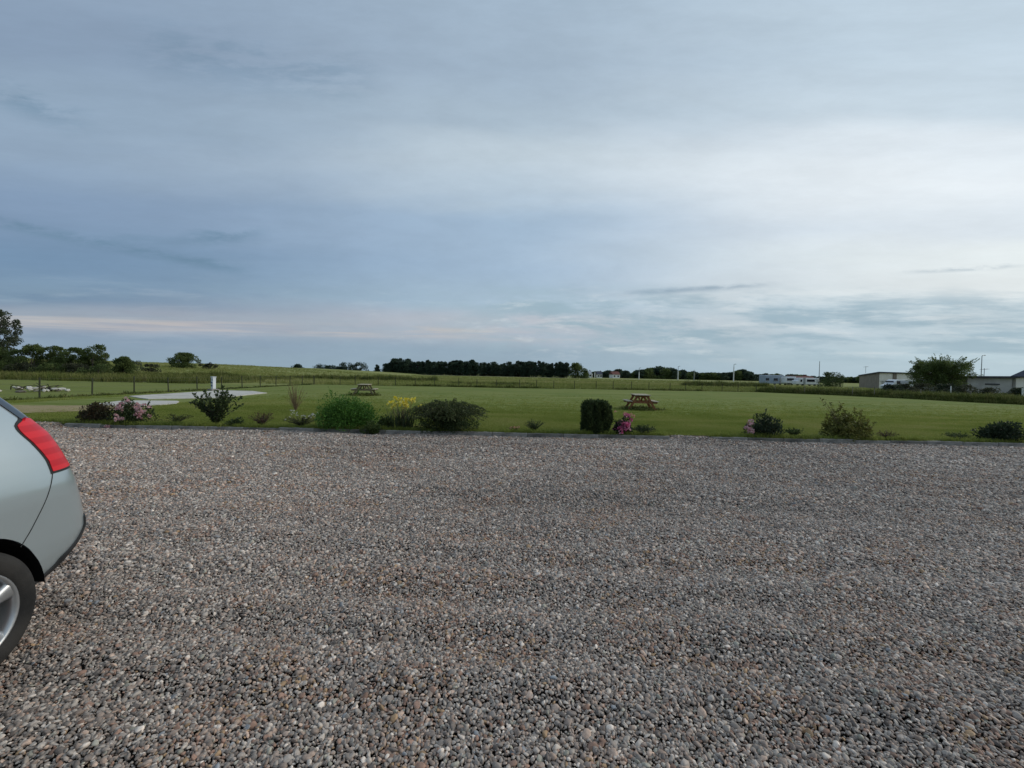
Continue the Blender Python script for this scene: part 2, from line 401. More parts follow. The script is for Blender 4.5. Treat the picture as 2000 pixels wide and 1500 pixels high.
# soil strip behind the edging
bx = np.linspace(-11.6, 14.5, 180)
grid_bed = grid('flower_bed', bx, np.linspace(0, 1, 4), lambda x, y: z_lawn(x, y) + 0.008, 'soil', lambda X, Y: (X, 11.58 + Y * (0.16 + 0.34 * vnoise(X * 1.1, X * 0 + 3, 31))))
tag(grid_bed, 'narrow bed of soil behind the edging', 'flower bed', kind='structure')
# worn sandy ground leading to the hardstanding
def patch(name, poly, z, mat, label, cat, n=1):
    bm = bmesh.new(); vv = [bm.verts.new((x, y, z + 0.0)) for x, y in poly]; bm.faces.new(vv)
    bmesh.ops.triangulate(bm, faces=bm.faces)
    me = bpy.data.meshes.new(name); bm.to_mesh(me); bm.free(); me.materials.append(MAT[mat])
    return tag(obj(name, me), label, cat, kind='structure')
rg = np.random.default_rng(5)
def wobble(poly, amp, step=0.4):
    out = []
    for (a, b), (c, d) in zip(poly, poly[1:] + poly[:1]):
        k = max(1, int(math.hypot(c - a, d - b) / step))
        for i in range(k): out.append((a + (c - a) * i / k + rg.normal() * amp, b + (d - b) * i / k + rg.normal() * amp))
    return out
patch('sandy_track', wobble([(-17.8, 13.3), (-15.6, 13.5), (-13.6, 15.1), (-13.1, 16.3), (-14.0, 17.2), (-16.6, 16.7), (-18.6, 16.4)], 0.10), LZ + 0.024, 'sand', 'bare sandy track worn into the grass', 'track')
patch('farm_track', [(-95, 246), (160, 216), (160, 221), (-95, 252)], 0.16, 'track', 'pale farm track along the far wood', 'track')

# hardstanding: two concrete slabs with a proud edge
def slab(poly, hgt, label):
    bm = bmesh.new(); b = [bm.verts.new((x, y, LZ - 0.06)) for x, y in poly]; t = [bm.verts.new((x, y, LZ + hgt)) for x, y in poly]
    bm.faces.new(t); n = len(poly)
    for i in range(n): bm.faces.new((b[i], b[(i + 1) % n], t[(i + 1) % n], t[i]))
    bmesh.ops.triangulate(bm, faces=[f for f in bm.faces if len(f.verts) > 4])
    me = bpy.data.meshes.new('concrete_pad'); bm.to_mesh(me); bm.free(); me.materials.append(MAT['pad'])
    return tag(obj('concrete_pad', me), label, 'pad', kind='structure')
slab(wobble([(-19.2, 22.6), (-16.9, 20.9), (-14.75, 22.6), (-15.35, 28.3), (-17.4, 30.2), (-19.6, 30.4)], 0.03, 0.8), 0.035, 'large pale concrete hardstanding beside the hookup post')
slab(wobble([(-16.3, 17.4), (-14.1, 16.6), (-13.85, 18.6), (-14.9, 20.1), (-16.9, 19.6)], 0.04, 0.6), 0.03, 'smaller pale hardstanding in front of the large one')

# ------------------------------------------------------------------ gravel
def gravel():
    rng = np.random.default_rng(11)
    m = bpy.data.materials.new('pebble'); m.use_nodes = True; g = NG(m.node_tree); b = m.node_tree.nodes['Principled BSDF']
    at = g.new('ShaderNodeAttribute'); at.attribute_name = 'tcol'; at.attribute_type = 'INSTANCER'
    tc = g.new('ShaderNodeTexCoord')
    n = g.noise(tc.outputs['Object'], 2.2, 5, 0.65)
    k = g.step(n, 0.3, 0.7, 0.72, 1.22)
    vm = g.new('ShaderNodeVectorMath', operation='SCALE'); g.l.new(at.outputs['Color'], vm.inputs[0]); g.l.new(k, vm.inputs['Scale'])
    g.l.new(vm.outputs[0], b.inputs['Base Color']); b.inputs['Roughness'].default_value = 0.62; b.inputs['Specular IOR Level'].default_value = 0.35
    protos = []
    for i in range(7):
        bm = bmesh.new(); bmesh.ops.create_icosphere(bm, subdivisions=2 if i < 5 else 1, radius=0.5)
        ph = rng.uniform(0, 6, 6)
        for v in bm.verts:
            c = v.co; s = 1 + 0.16 * math.sin(3.1 * c.x * 2 + ph[0]) * math.sin(2.3 * c.y * 2 + ph[1]) + 0.11 * math.sin(4.2 * c.z * 2 + ph[2] + c.x * 3) + 0.07 * math.sin(9 * c.y + ph[3])
            v.co = c * s
        me = bpy.data.meshes.new('pebble'); bm.to_mesh(me); bm.free()
        me.polygons.foreach_set('use_smooth', np.ones(len(me.polygons), bool)); me.materials.append(m); protos.append(me)
    P, S = [], []
    for y0, y1, sp in ((0.9, 3.4, 0.0132), (3.4, 5.6, 0.0160), (5.6, 8.2, 0.0200), (8.2, 11.75, 0.0250)):
        yy = np.arange(y0, y1, sp)
        for y in yy:
            hw = 1.14 * y + 1.2
            x = np.arange(-hw, hw, sp) + rng.uniform(0, sp)
            q = np.stack([x, np.full_like(x, y)], -1) + rng.uniform(-0.6, 0.6, (len(x), 2)) * sp
            P.append(q); S.append(np.full(len(x), sp))
    P = np.concatenate(P); S = np.concatenate(S)
    edge = np.where((P[:, 0] > 4.05) & (P[:, 0] < 5.2), 11.72, np.where(P[:, 0] < -11.45, 11.75, KY - 0.005)) 
    edge = edge + np.where((P[:, 0] < -11.45) | ((P[:, 0] > 4.05) & (P[:, 0] < 5.2)), 0.10 * (vnoise(P[:, 0] * 5, P[:, 0] * 0, 3) - 0.5), 0)
    keep = P[:, 1] < edge; P, S = P[keep], S[keep]; n = len(P)
    big = 1.0 + 1.0 * (rng.uniform(0, 1, n) ** 7)
    sz = S * 1.45 * rng.uniform(0.50, 1.15, n) * big
    sc = np.stack([sz * rng.uniform(0.95, 1.35, n), sz * rng.uniform(0.75, 1.0, n), sz * rng.uniform(0.45, 0.8, n)], -1)
    z = z_gravel(P[:, 0], P[:, 1]) + rng.uniform(-0.35, 0.50, n) * S
    rot = np.stack([rng.normal(0, 0.5, n), rng.normal(0, 0.5, n), rng.uniform(0, 6.283, n)], -1)
    pal = np.array([(.33, .31, .29), (.42, .40, .37), (.24, .225, .21), (.30, .255, .225), (.17, .155, .145), (.60, .57, .53), (.28, .19, .15), (.34, .245, .15), (.24, .27, .30), (.46, .37, .31), (.33, .34, .30)])
    w = np.array([.17, .17, .18, .17, .13, .075, .055, .008, .010, .07, .03]); w /= w.sum()
    # rusty stones lie in drifts
    drift = vnoise(P[:, 0] * 2.3, P[:, 1] * 2.3, 41)
    ci = rng.choice(len(pal), n, p=w)
    ci = np.where((drift > 0.66) & (rng.uniform(0, 1, n) < 0.30), rng.choice([3, 6, 6, 9, 7], n), ci)
    c = pal[ci] * rng.uniform(0.72, 1.28, (n, 1))
    # stone tone varies in patches; darkening to the right is lens vignetting painted in
    tone_vignette = 0.98 + 0.30 * (vnoise(P[:, 0] * 0.35, P[:, 1] * 0.5, 43) - 0.5) - 0.05 * np.clip(P[:, 0] / 6, -1, 1.5)
    c = np.clip(c * tone_vignette[:, None] * np.array([1.05, 0.95, 0.88]), 0.02, 0.85)
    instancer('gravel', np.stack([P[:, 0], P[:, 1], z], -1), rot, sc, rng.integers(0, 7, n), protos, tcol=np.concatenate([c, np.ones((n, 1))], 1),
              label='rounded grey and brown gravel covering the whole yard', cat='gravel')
gravel()

# ------------------------------------------------------------------ grass
def blade_tuft(rng, n, h, spread, width, bend):
    V, F = [], []
    for i in range(n):
        a = rng.uniform(0, 6.283); r = spread * math.sqrt(rng.uniform(0, 1)); x, y = r * math.cos(a), r * math.sin(a)
        hh = h * rng.uniform(0.55, 1.1); b = bend * rng.uniform(0.2, 1.2) * hh; da = rng.uniform(0, 6.283); w = width * rng.uniform(0.6, 1.2)
        dx, dy = math.cos(da), math.sin(da); px, py = -dy * w, dx * w; o = len(V)
        for t, k in ((0, 1.0), (0.45, 0.85), (0.8, 0.5)):
            cx, cy, cz = x + dx * b * t * t, y + dy * b * t * t, hh * t
            V += [(cx + px * k, cy + py * k, cz), (cx - px * k, cy - py * k, cz)]
        V.append((x + dx * b, y + dy * b, hh * (1 - 0.18 * bend)))
        F += [(o, o + 1, o + 3, o + 2), (o + 2, o + 3, o + 5, o + 4), (o + 4, o + 5, o + 6)]
    return V, F
def tuft_protos(name, mat, k, seed, **kw):
    rng = np.random.default_rng(seed); r = []
    for i in range(k):
        v, f = blade_tuft(rng, **kw); r.append(mesh_from(name, v, f, mat))
    return r
def scatter_grass(name, P, Z, smin, smax, protos, rng, label, tint=None, hs=None):
    n = len(P); s = rng.uniform(smin, smax, n)
    hs = np.ones(n) if hs is None else hs
    instancer(name, np.stack([P[:, 0], P[:, 1], Z], -1), np.stack([rng.normal(0, .08, n), rng.normal(0, .08, n), rng.uniform(0, 6.283, n)], -1),
              np.stack([s, s, s * hs * rng.uniform(0.75, 1.2, n)], -1), rng.integers(0, len(protos), n), protos,
              tint=rng.uniform(0, 1, n) if tint is None else tint, label=label, cat='grass')
leafmat('lawn_blade', [(0.175, 0.22, 0.043), (0.23, 0.27, 0.060), (0.285, 0.31, 0.084), (0.36, 0.34, 0.13)], 0.42, inst=True, rough=0.7, spec=0.1)
leafmat('rough_blade', [(0.13, 0.165, 0.036), (0.20, 0.23, 0.062), (0.275, 0.285, 0.098), (0.37, 0.345, 0.15)], 0.3, inst=True, rough=0.75, spec=0.1)
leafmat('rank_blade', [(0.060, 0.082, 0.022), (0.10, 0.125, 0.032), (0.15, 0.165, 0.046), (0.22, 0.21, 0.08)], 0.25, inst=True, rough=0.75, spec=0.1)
def grasses():
    rng = np.random.default_rng(23)
    short = tuft_protos('lawn_tuft', 'lawn_blade', 5, 1, n=16, h=0.034, spread=0.09, width=0.0035, bend=0.9)
    n = 150000; y = 11.64 + rng.exponential(4.2, n); P = [np.stack([rng.uniform(-1.16, 1.16, n) * (y + 1.0), y], -1)]; P[0] = P[0][y < 34]
    P = np.concatenate(P); P = P[(P[:, 0] > -20.8) & (P[:, 0] < x_right(P[:, 1]) - .2)]
    inpad = ((P[:, 0] < -14.2) & (P[:, 0] > -19.4) & (P[:, 1] > 16.4) & (P[:, 1] < 30.2)) | ((P[:, 0] < -13.3) & (P[:, 1] > 13.3) & (P[:, 1] < 17) & (rng.uniform(0, 1, len(P)) < 0.7))
    gp = (P[:, 0] > 4.0) & (P[:, 0] < 5.25) & (P[:, 1] < 11.85)
    P = P[~inpad & ~gp]
    f = vnoise(P[:, 0] * 0.5, P[:, 1] * 1.2, 51)
    scatter_grass('lawn_grass', P, z_lawn(P[:, 0], P[:, 1]) - 0.004, 0.8, 1.5, short, rng, 'short mown grass blades of the lawn', np.clip(f * 0.75 + rng.uniform(-.15, .3, len(P)), 0, 1))
    # ragged fringe along the edging and the yard
    tall = tuft_protos('fringe_tuft', 'lawn_blade', 4, 2, n=14, h=0.11, spread=0.06, width=0.004, bend=0.8)
    n = 2600; x = rng.uniform(-20.5, 15, n); y = 11.575 + rng.gamma(1.1, 0.09, n); k = ~((x > 4.0) & (x < 5.2)); x, y = x[k], y[k]
    y = np.where(x < -11.5, y + 0.12, y)
    scatter_grass('fringe_grass', np.stack([x, y], -1), z_lawn(x, y), 0.6, 1.5, tall, rng, 'longer grass fringe behind the edging', rng.uniform(0.0, 0.6, len(x)))
    # pasture beyond the fence
    rough = tuft_protos('pasture_tuft', 'rough_blade', 5, 3, n=22, h=0.42, spread=0.28, width=0.011, bend=0.6)
    P = []
    for y0, y1, d in ((48.4, 70, 3.4), (70, 110, 1.5), (110, 190, 0.45)):
        hw = 1.15 * y1 + 4; n = int((y1 - y0) * 2 * hw * d); P.append(np.stack([rng.uniform(-hw, hw, n), rng.uniform(y0, y1, n)], -1))
    P = np.concatenate(P); P = P[(P[:, 1] > y_far(P[:, 0]) + 0.6) & (np.abs(P[:, 0]) < 1.17 * P[:, 1] + 3) & ~((P[:, 0] > 68) & (P[:, 1] > 88))]
    band = vnoise(P[:, 0] * 0.03, P[:, 1] * 0.16, 61)
    scatter_grass('pasture_grass', P, z_field(P[:, 0], P[:, 1]) - 0.02, 0.7, 1.25, rough, rng, 'uncut seeding grass of the pasture beyond the fence', np.clip(0.25 + band * 0.65 + rng.uniform(-.2, .2, len(P)), 0, 1))
    # rank dark growth: fence bottoms, the ditch line and the strip below the right-hand hedge
    rank = tuft_protos('rank_tuft', 'rank_blade', 5, 4, n=26, h=0.55, spread=0.26, width=0.013, bend=0.55)
    Q, H = [], []
    n = 700; x = rng.uniform(-21, 28.6, n); Q.append(np.stack([x, y_far(x) + rng.normal(0.1, .16, n)], -1)); H.append(rng.uniform(.22, .42, n) * (0.6 + .9 * (vnoise(x * .15, x * 0, 71) > .55)))
    n = 420; y = rng.uniform(12.4, 48, n); Q.append(np.stack([-21.1 + rng.normal(0, .13, n), y], -1)); H.append(rng.uniform(.15, .35, n))
    n = 2600; x = rng.uniform(-62, -12, n); yy = 72 + 0.10 * (x + 12) + rng.normal(0, 0.9, n); Q.append(np.stack([x, yy], -1)); H.append(rng.uniform(.9, 1.8, n) * (0.55 + 0.8 * vnoise(x * .2, yy * 0, 72)))
    n = 500; x = rng.uniform(-8, 3, n); yy = 58 + rng.normal(0, 0.7, n); Q.append(np.stack([x, yy], -1)); H.append(rng.uniform(.5, 1.0, n))
    n = 1100; x = rng.uniform(30, 44, n); yy = 78 + rng.normal(0, 1.2, n); Q.append(np.stack([x, yy], -1)); H.append(rng.uniform(1.0, 1.9, n))
    n = 7500; y = rng.uniform(22, 53, n); off = rng.gamma(1.5, 1.6, n); Q.append(np.stack([x_right(y) + off, y + off * 0.35], -1)); H.append(np.where(off < 0.5, .6, rng.uniform(.75, 1.3, n)))
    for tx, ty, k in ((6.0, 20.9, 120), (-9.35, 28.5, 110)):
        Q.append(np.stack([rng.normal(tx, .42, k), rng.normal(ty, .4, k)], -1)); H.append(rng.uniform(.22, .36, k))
    Q = np.concatenate(Q); H = np.concatenate(H)
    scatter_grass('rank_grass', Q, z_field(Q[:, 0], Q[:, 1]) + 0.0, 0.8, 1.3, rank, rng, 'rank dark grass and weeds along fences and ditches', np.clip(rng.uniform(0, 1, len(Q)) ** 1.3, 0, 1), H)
    # paler seeding grass mixed into the right-hand strip
    n = 3200; y = rng.uniform(24, 58, n); off = 1.2 + rng.gamma(2.0, 2.4, n); Q = np.stack([x_right(y) + off, y + off * 0.4], -1)
    scatter_grass('verge_grass', Q, z_field(Q[:, 0], Q[:, 1]), 0.9, 1.5, rough, rng, 'tall grass verge between the lawn and the hedge', np.clip(rng.uniform(0, .55, n), 0, 1))
    n = 2600; x = rng.uniform(-75, -30, n); y = rng.uniform(44, 62, n); Q = np.stack([x, y], -1)
    scatter_grass('thicket_grass', Q, z_field(Q[:, 0], Q[:, 1]), 0.9, 1.6, rank, rng, 'coarse grass in front of the thicket', rng.uniform(0.3, 1, n))
grasses()

# ------------------------------------------------------------------ edging
pbr('concrete', (0.16, 0.15, 0.135), (0.30, 0.285, 0.255), 7, 0.9, 0.4, 60)
pbr('concrete_old', (0.10, 0.095, 0.085), (0.21, 0.20, 0.175), 5, 0.92, 0.5, 50)
def edging(x0, x1, label):
    t = empty('garden_edging', ((x0 + x1) / 2, KY, 0), 0, label, 'edging', 'concrete edging along the lawn')
    rng = np.random.default_rng(int(x0 * 10) + 300); n = int(round((x1 - x0) / 0.92)); w = (x1 - x0) / n
    mb = MB().box((0, 0, 0), (w - 0.008, 0.14, 0.22)); mes = []
    for nm in ('concrete', 'concrete_old'): mes.append(mesh_from('edging_stone', mb.v, mb.f, nm))
    for i in range(n):
        o = obj('edging_stone', mes[int(rng.uniform() < .4)], t, (x0 + w * (i + .5) - (x0 + x1) / 2, 0.085 + rng.normal(0, .005), -0.016 + rng.normal(0, .006)))
        o.rotation_euler = (rng.normal(0, .025), rng.normal(0, .004), rng.normal(0, .005)); bevel(o, 0.014, 2)
edging(-11.45, 4.08, 'long row of concrete edging stones left of the gravel gap')
edging(5.16, 18.0, 'row of concrete edging stones right of the gravel gap')

# ------------------------------------------------------------------ car
pbr('car_paint', (0.455, 0.525, 0.55), None, rough=0.28, metal=0.5, coat=0.7, spec=0.5)
pbr('glass_dark', (0.012, 0.016, 0.022), None, rough=0.05, spec=0.6)
pbr('trim_black', (0.018, 0.019, 0.020), (0.030, 0.031, 0.033), 9, 0.65, 0.15, 120)
pbr('rubber', (0.014, 0.014, 0.014), (0.035, 0.033, 0.031), 5, 0.85, 0.2, 80)
pbr('alloy', (0.48, 0.49, 0.50), None, rough=0.35, metal=0.75)
pbr('disc_rust', (0.16, 0.07, 0.045), (0.09, 0.05, 0.04), 10, 0.7, 0.2, 40)
pbr('dark_liner', (0.010, 0.010, 0.010), None, rough=0.9, spec=0.1)
pbr('lamp_clear', (0.65, 0.68, 0.70), None, rough=0.08, coat=1.0)
pbr('white_plate', (0.55, 0.55, 0.50), None, rough=0.5)
def red_lens():
    m = bpy.data.materials.new('red_lens'); m.use_nodes = True; g = NG(m.node_tree); b = m.node_tree.nodes['Principled BSDF']
    tc = g.new('ShaderNodeTexCoord'); sp = g.new('ShaderNodeSeparateXYZ'); g.l.new(tc.outputs['Object'], sp.inputs[0])
    w = g.step(g.m('SINE', g.m('MULTIPLY', sp.outputs[2], 90)), -0.4, 0.4)
    g.l.new(g.mix(w, (0.52, 0.006, 0.014), (0.66, 0.014, 0.022)), b.inputs['Base Color'])
    b.inputs['Roughness'].default_value = 0.4; b.inputs['Specular IOR Level'].default_value = 0.25; b.inputs['Coat Weight'].default_value = 0.12
    MAT['red_lens'] = m
red_lens()
def car():
    # local frame: y runs from the nose (-) to the tail (+), x to the near side, z up; origin on the ground under the tail centre
    XC, YR = -3.505, 3.01
    t = empty('parked_car', (XC, YR, 0), 0, 'silver blue crossover car parked at the left edge with red tail light', 'car')
    LEN = 4.32
    zk = [.27, .31, .36, .42, .50, .58, .68, .78, .84, .90, .96, 1.02, 1.10, 1.19, 1.28, 1.36, 1.44, 1.52, 1.57, 1.605, 1.63]
    sr = [.42, .30, .18, .10, .03, .00, .02, .05, .07, .085, .105, .130, .16, .20, .275, .345, .42, .50, .58, .72, 1.00]
    sf = [4.0, 4.14, 4.22, 4.27, 4.31, 4.32, 4.30, 4.24, 4.18, 4.05, 3.80, 3.42, 3.20, 3.05, 2.90, 2.76, 2.60, 2.42, 2.28, 2.12, 1.85]
    hw = [.78, .825, .850, .866, .880, .890, .901, .912, .918, .917, .908, .897, .880, .855, .825, .795, .765, .728, .690, .62, .48]
    zs = np.linspace(.27, 1.63, 92)
    def sm(v):
        a = np.interp(np.linspace(.27, 1.63, 400), zk, v); k = np.hanning(19); k /= k.sum()
        return np.interp(zs, np.linspace(.27, 1.63, 400), np.convolve(np.pad(a, 9, mode='reflect', reflect_type='odd'), k, 'valid'))
    SR, SF, HW = sm(sr), sm(sf), sm(hw)
    # plan outline: fraction of half width against distance from the end
    tk = [(0, 0), (.30, .004), (.55, .022), (.72, .055), (.84, .105), (.91, .170), (.955, .27), (.985, .44), (1.0, .75)]
    fk = [(1.0, .95), (.975, .55), (.93, .33), (.84, .18), (.70, .10), (.45, .035), (0, 0)]
    def dens(pts, n):
        p = np.array(pts, float); d = np.r_[0, np.cumsum(np.hypot(np.diff(p[:, 0]), np.diff(p[:, 1]) * 1.6))]
        q = np.linspace(0, d[-1], 300); a = np.stack([np.interp(q, d, p[:, 0]), np.interp(q, d, p[:, 1])], -1)
        k = np.hanning(41); k /= k.sum()
        for c in (0, 1): a[:, c] = np.convolve(np.pad(a[:, c], 20, mode='reflect', reflect_type='odd'), k, 'valid')
        i = np.linspace(0, 299, n).astype(int); return a[i]
    RE, FR = dens(tk, 30), dens(fk, 20)
    def half(z):   # outline of the near half, tail centre -> side -> nose centre: arrays x, s
        r, f, w = np.interp(z, zs, SR), np.interp(z, zs, SF), np.interp(z, zs, HW)
        sc = min(1.0, (f - r) / 2.2)
        a = np.stack([RE[:, 0] * w, r + RE[:, 1] * sc], -1); b = np.stack([FR[:, 0] * w, f - FR[:, 1] * sc], -1)
        mid = np.stack([np.full(22, w), np.linspace(a[-1, 1], b[0, 1], 24)[1:-1]], -1)
        p = np.concatenate([a, mid, b]); p[0, 0] = 0; p[-1, 0] = 0; return p
    rows = []
    for z in zs:
        p = half(z); full = np.concatenate([p, (p * np.array([-1, 1]))[::-1][1:-1]])
        rows.append(np.stack([full[:, 0], -full[:, 1], np.full(len(full), z)], -1))
    n = len(rows[0]); V = np.concatenate(rows); F = []
    for i in range(len(rows) - 1):
        for k in range(n):
            k2 = (k + 1) % n; F.append((i * n + k2, i * n + k, (i + 1) * n + k, (i + 1) * n + k2))
    F.append(tuple(range(n))); e = (len(rows) - 1) * n; F.append(tuple(e + k for k in range(n))[::-1])
    me = mesh_from('body', V, F, 'car_paint'); bo = obj('body', me, t)
    bm = bmesh.new(); bm.from_mesh(me); bmesh.ops.recalc_face_normals(bm, faces=bm.faces); bm.to_mesh(me); bm.free()
    # wheel openings
    WS = (0.865, 3.47); RW = 0.335
    cut = bpy.data.objects.new('cut', None)
    for s in WS:
        for sd in (-1, 1):
            bmc = bmesh.new(); bmesh.ops.create_cone(bmc, cap_ends=True, segments=56, radius1=0.385, radius2=0.385, depth=0.62)
            mc = bpy.data.meshes.new('cut'); bmc.to_mesh(mc); bmc.free(); c = bpy.data.objects.new('cut', mc); col.objects.link(c)
            c.matrix_world = Matrix.Translation((XC + sd * 0.93, YR - s, RW + 0.012)) @ Matrix.Rotation(R(90), 4, 'Y')
            bd = bo.modifiers.new('b', 'BOOLEAN'); bd.operation = 'DIFFERENCE'; bd.object = c; bd.solver = 'EXACT'
    bpy.context.view_layer.update(); dg = bpy.context.evaluated_depsgraph_get()
    nm = bpy.data.meshes.new_from_object(bo.evaluated_get(dg)); bo.modifiers.clear(); bo.data = nm; nm.name = 'body'
    nm.polygons.foreach_set('use_smooth', np.ones(len(nm.polygons), bool))
    sb = nm
    bm = bmesh.new(); bm.from_mesh(nm)
    for ed in bm.edges:
        if len(ed.link_faces) == 2 and ed.calc_face_angle(0) > R(32): ed.smooth = False
    bm.to_mesh(nm); bm.free()
    for o in [o for o in bpy.data.objects if o.name.startswith('cut')]:
        bpy.data.objects.remove(o)
    # panels lying on the body surface
    def on(z, x=None, s=None):
        p = half(z)
        if s is not None:       # near side at distance s from the tail tip
            k = 25 + 22; q = p[2:60]; return Vector((np.interp(s, q[:, 1], q[:, 0]), -s, z))
        q = p[:30]; xx = np.interp(x, q[:, 0] / q[-1, 0], q[:, 0]); return Vector((xx, -np.interp(xx, q[:, 0], q[:, 1]), z))
    def span(z, a, b, n):       # a, b: ('s', value) or ('x', fraction); points along the near outline from a to b
        p = half(z); arc = np.r_[0, np.cumsum(np.hypot(np.diff(p[:, 0]), np.diff(p[:, 1])))]
        def loc(q):
            if q[0] == 's':
                j = np.arange(3, 60); return np.interp(q[1], p[j, 1], arc[j])
            w = p[:, 0].max(); return np.interp(q[1] * w, p[:30, 0], arc[:30])
        u = np.linspace(loc(a), loc(b), n); P = np.stack([np.interp(u, arc, p[:, 0]), -np.interp(u, arc, p[:, 1])], -1)
        return P
    def panel(name, zz, A, B, mat, off=0.006, n=18, sides=(1,), thick=0.02):
        r_ = None
        for sd in sides:
            pts = []
            for z, a, b in zip(zz, A, B):
                P = span(z, a, b, n); pts.append(np.concatenate([P, np.full((n, 1), z)], 1))
            G = np.array(pts); du = np.gradient(G, axis=1); dv = np.gradient(G, axis=0); N = unit(np.cross(du, dv))
            if N[:, :, 0].mean() + N[:, :, 1].mean() < 0: N = -N
            m_ = len(zz); top = G + N * off; bot = G - N * thick
            W = np.concatenate([top.reshape(-1, 3), bot.reshape(-1, 3)]) * np.array([sd, 1, 1]); K = m_ * n; F = []
            for i in range(m_ - 1):
                for j in range(n - 1):
                    a0 = i * n + j; F.append((a0, a0 + 1, a0 + n + 1, a0 + n))
            def rim(ids):
                for i0, i1 in zip(ids, ids[1:]): F.append((i0, i1, i1 + K, i0 + K))
            rim([j for j in range(n)]); rim([(m_ - 1) * n + j for j in range(n)]); rim([i * n for i in range(m_)]); rim([i * n + n - 1 for i in range(m_)])
            me = mesh_from(name, W, F, mat); bmx = bmesh.new(); bmx.from_mesh(me); bmesh.ops.recalc_face_normals(bmx, faces=bmx.faces); 
            for f_ in bmx.faces: f_.smooth = True
            for ed in bmx.edges:
                if len(ed.link_faces) == 2 and ed.calc_face_angle(0) > R(40): ed.smooth = False
            bmx.to_mesh(me); bmx.free()
            r_ = obj(name, me, t)
        return r_
    def ip(v, tab): return float(np.interp(v, [a for a, b in tab], [b for a, b in tab]))
    inn = [(.985, .43), (1.05, .44), (1.10, .465), (1.16, .50), (1.20, .53), (1.235, .55), (1.265, .55), (1.292, .50)]
    zz = np.r_[np.linspace(.985, 1.26, 18), np.linspace(1.268, 1.292, 6)]
    outx = [(.985, .80), (1.02, .74), (1.24, .74), (1.275, .80), (1.292, .93)]
    inr = [(.985, 0.0), (1.26, 0.0), (1.292, .03)]
    panel('tail_light', zz, [('x', ip(z, outx)) for z in zz], [('s', ip(z, inn) - ip(z, inr)) for z in zz], 'red_lens', 0.007, 22, (1, -1))
    zb = np.r_[.972, np.linspace(.978, 1.262, 18), np.linspace(1.275, 1.305, 6)]
    panel('tail_light_surround', zb, [('x', ip(z - .004, outx) - .03) for z in zb], [('s', ip(z - .003, inn) + .012) for z in zb], 'trim_black', 0.003, 22, (1, -1))
    zz = np.linspace(1.12, 1.52, 14)
    panel('rear_window', zz, [('x', 0.0)] * 14, [('x', .93)] * 14, 'glass_dark', 0.005, 16, (1, -1))
    zz = np.linspace(.285, .64, 16)
    panel('lower_bumper', zz, [('x', 0.0)] * 16, [('s', .60 - (z - .285) * 1.6) if z < .43 else ('x', .955 - max(0, z - .45) * .35) for z in zz], 'trim_black', 0.010, 22, (1, -1))
    zz = np.linspace(1.04, 1.46, 12)
    panel('side_window', zz, [('s', 1.06 + (z - 1.04) * .40) for z in zz], [('s', 3.25 - (z - 1.04) * 1.75) for z in zz], 'glass_dark', 0.004, 26, (1, -1))
    zz = np.linspace(.30, .42, 6)
    panel('side_sill', zz, [('s', 1.32)] * 6, [('s', 3.08)] * 6, 'trim_black', 0.008, 16, (1, -1))
    # panel gaps
    def seam(pts, name='panel_seam'):
        mb = MB(); q = []
        for s, z in pts:
            v = on(z, s=s); q.append((v.x + .0006, v.y, v.z))
        mb.tube(q, 0.0028, 5); o = mb.build(name, 'trim_black', t); return o
    def dn(pts, n=16):
        p = np.array(pts); d = np.r_[0, np.cumsum(np.hypot(*np.diff(p, axis=0).T))]; q = np.linspace(0, d[-1], n)
        return list(zip(np.interp(q, d, p[:, 0]), np.interp(q, d, p[:, 1])))
    seam(dn([(.431, .975), (.445, .94), (.475, .88), (.52, .79), (.57, .69), (.615, .618)]))
    seam(dn([(1.20, 1.0), (1.22, .80), (1.16, .60), (1.12, .45)])); seam(dn([(2.20, 1.0), (2.21, .6), (2.18, .43)]))
    for s in (1.42, 2.42):
        v = on(.93, s=s); bevel(MB().box((v.x + .018, v.y, .93), (.03, .20, .03)).build('door_handle', 'car_paint', t), .01)
    bevel(MB().box((0, .005, .74), (.52, .02, .11)).build('number_plate', 'white_plate', t), .004)
    for sd in (-1, 1):
        mb = MB(); mb.box((sd * 1.0, -2.92, 1.06), (.18, .11, .14)); bevel(mb.build('wing_mirror', 'car_paint', t, True), .04, 3)
        bevel(MB().box((sd * .62, -4.12, .80), (.36, .22, .14), Matrix.Rotation(R(sd * 22), 3, 'Z')).build('headlight', 'lamp_clear', t), .04, 3)
    bevel(MB().box((0, -1.15, 1.632), (.9, .06, .012)).build('roof_aerial_base', 'trim_black', t), .004)
    # wheels
    def lathe(prof, n, mat, name, parent, smooth=True):
        V, F = [], []
        for k in range(n):
            a = 2 * math.pi * k / n
            V += [(x, r * math.cos(a), r * math.sin(a)) for x, r in prof]
        m = len(prof)
        for k in range(n):
            k2 = (k + 1) % n
            for i in range(m - 1): F.append((k * m + i, k * m + i + 1, k2 * m + i + 1, k2 * m + i))
        return obj(name, mesh_from(name, V, F, mat, smooth), parent)
    tyre = [(-.20, .225), (-.205, .27), (-.195, .315), (-.165, .333), (-.05, .3355), (-.02, .329), (.0, .312), (.012, .285), (.010, .255), (.002, .228), (-.012, .222)]
    rim = [(-.012, .224), (.002, .229), (.004, .222), (-.006, .212), (-.03, .206), (-.17, .200)]
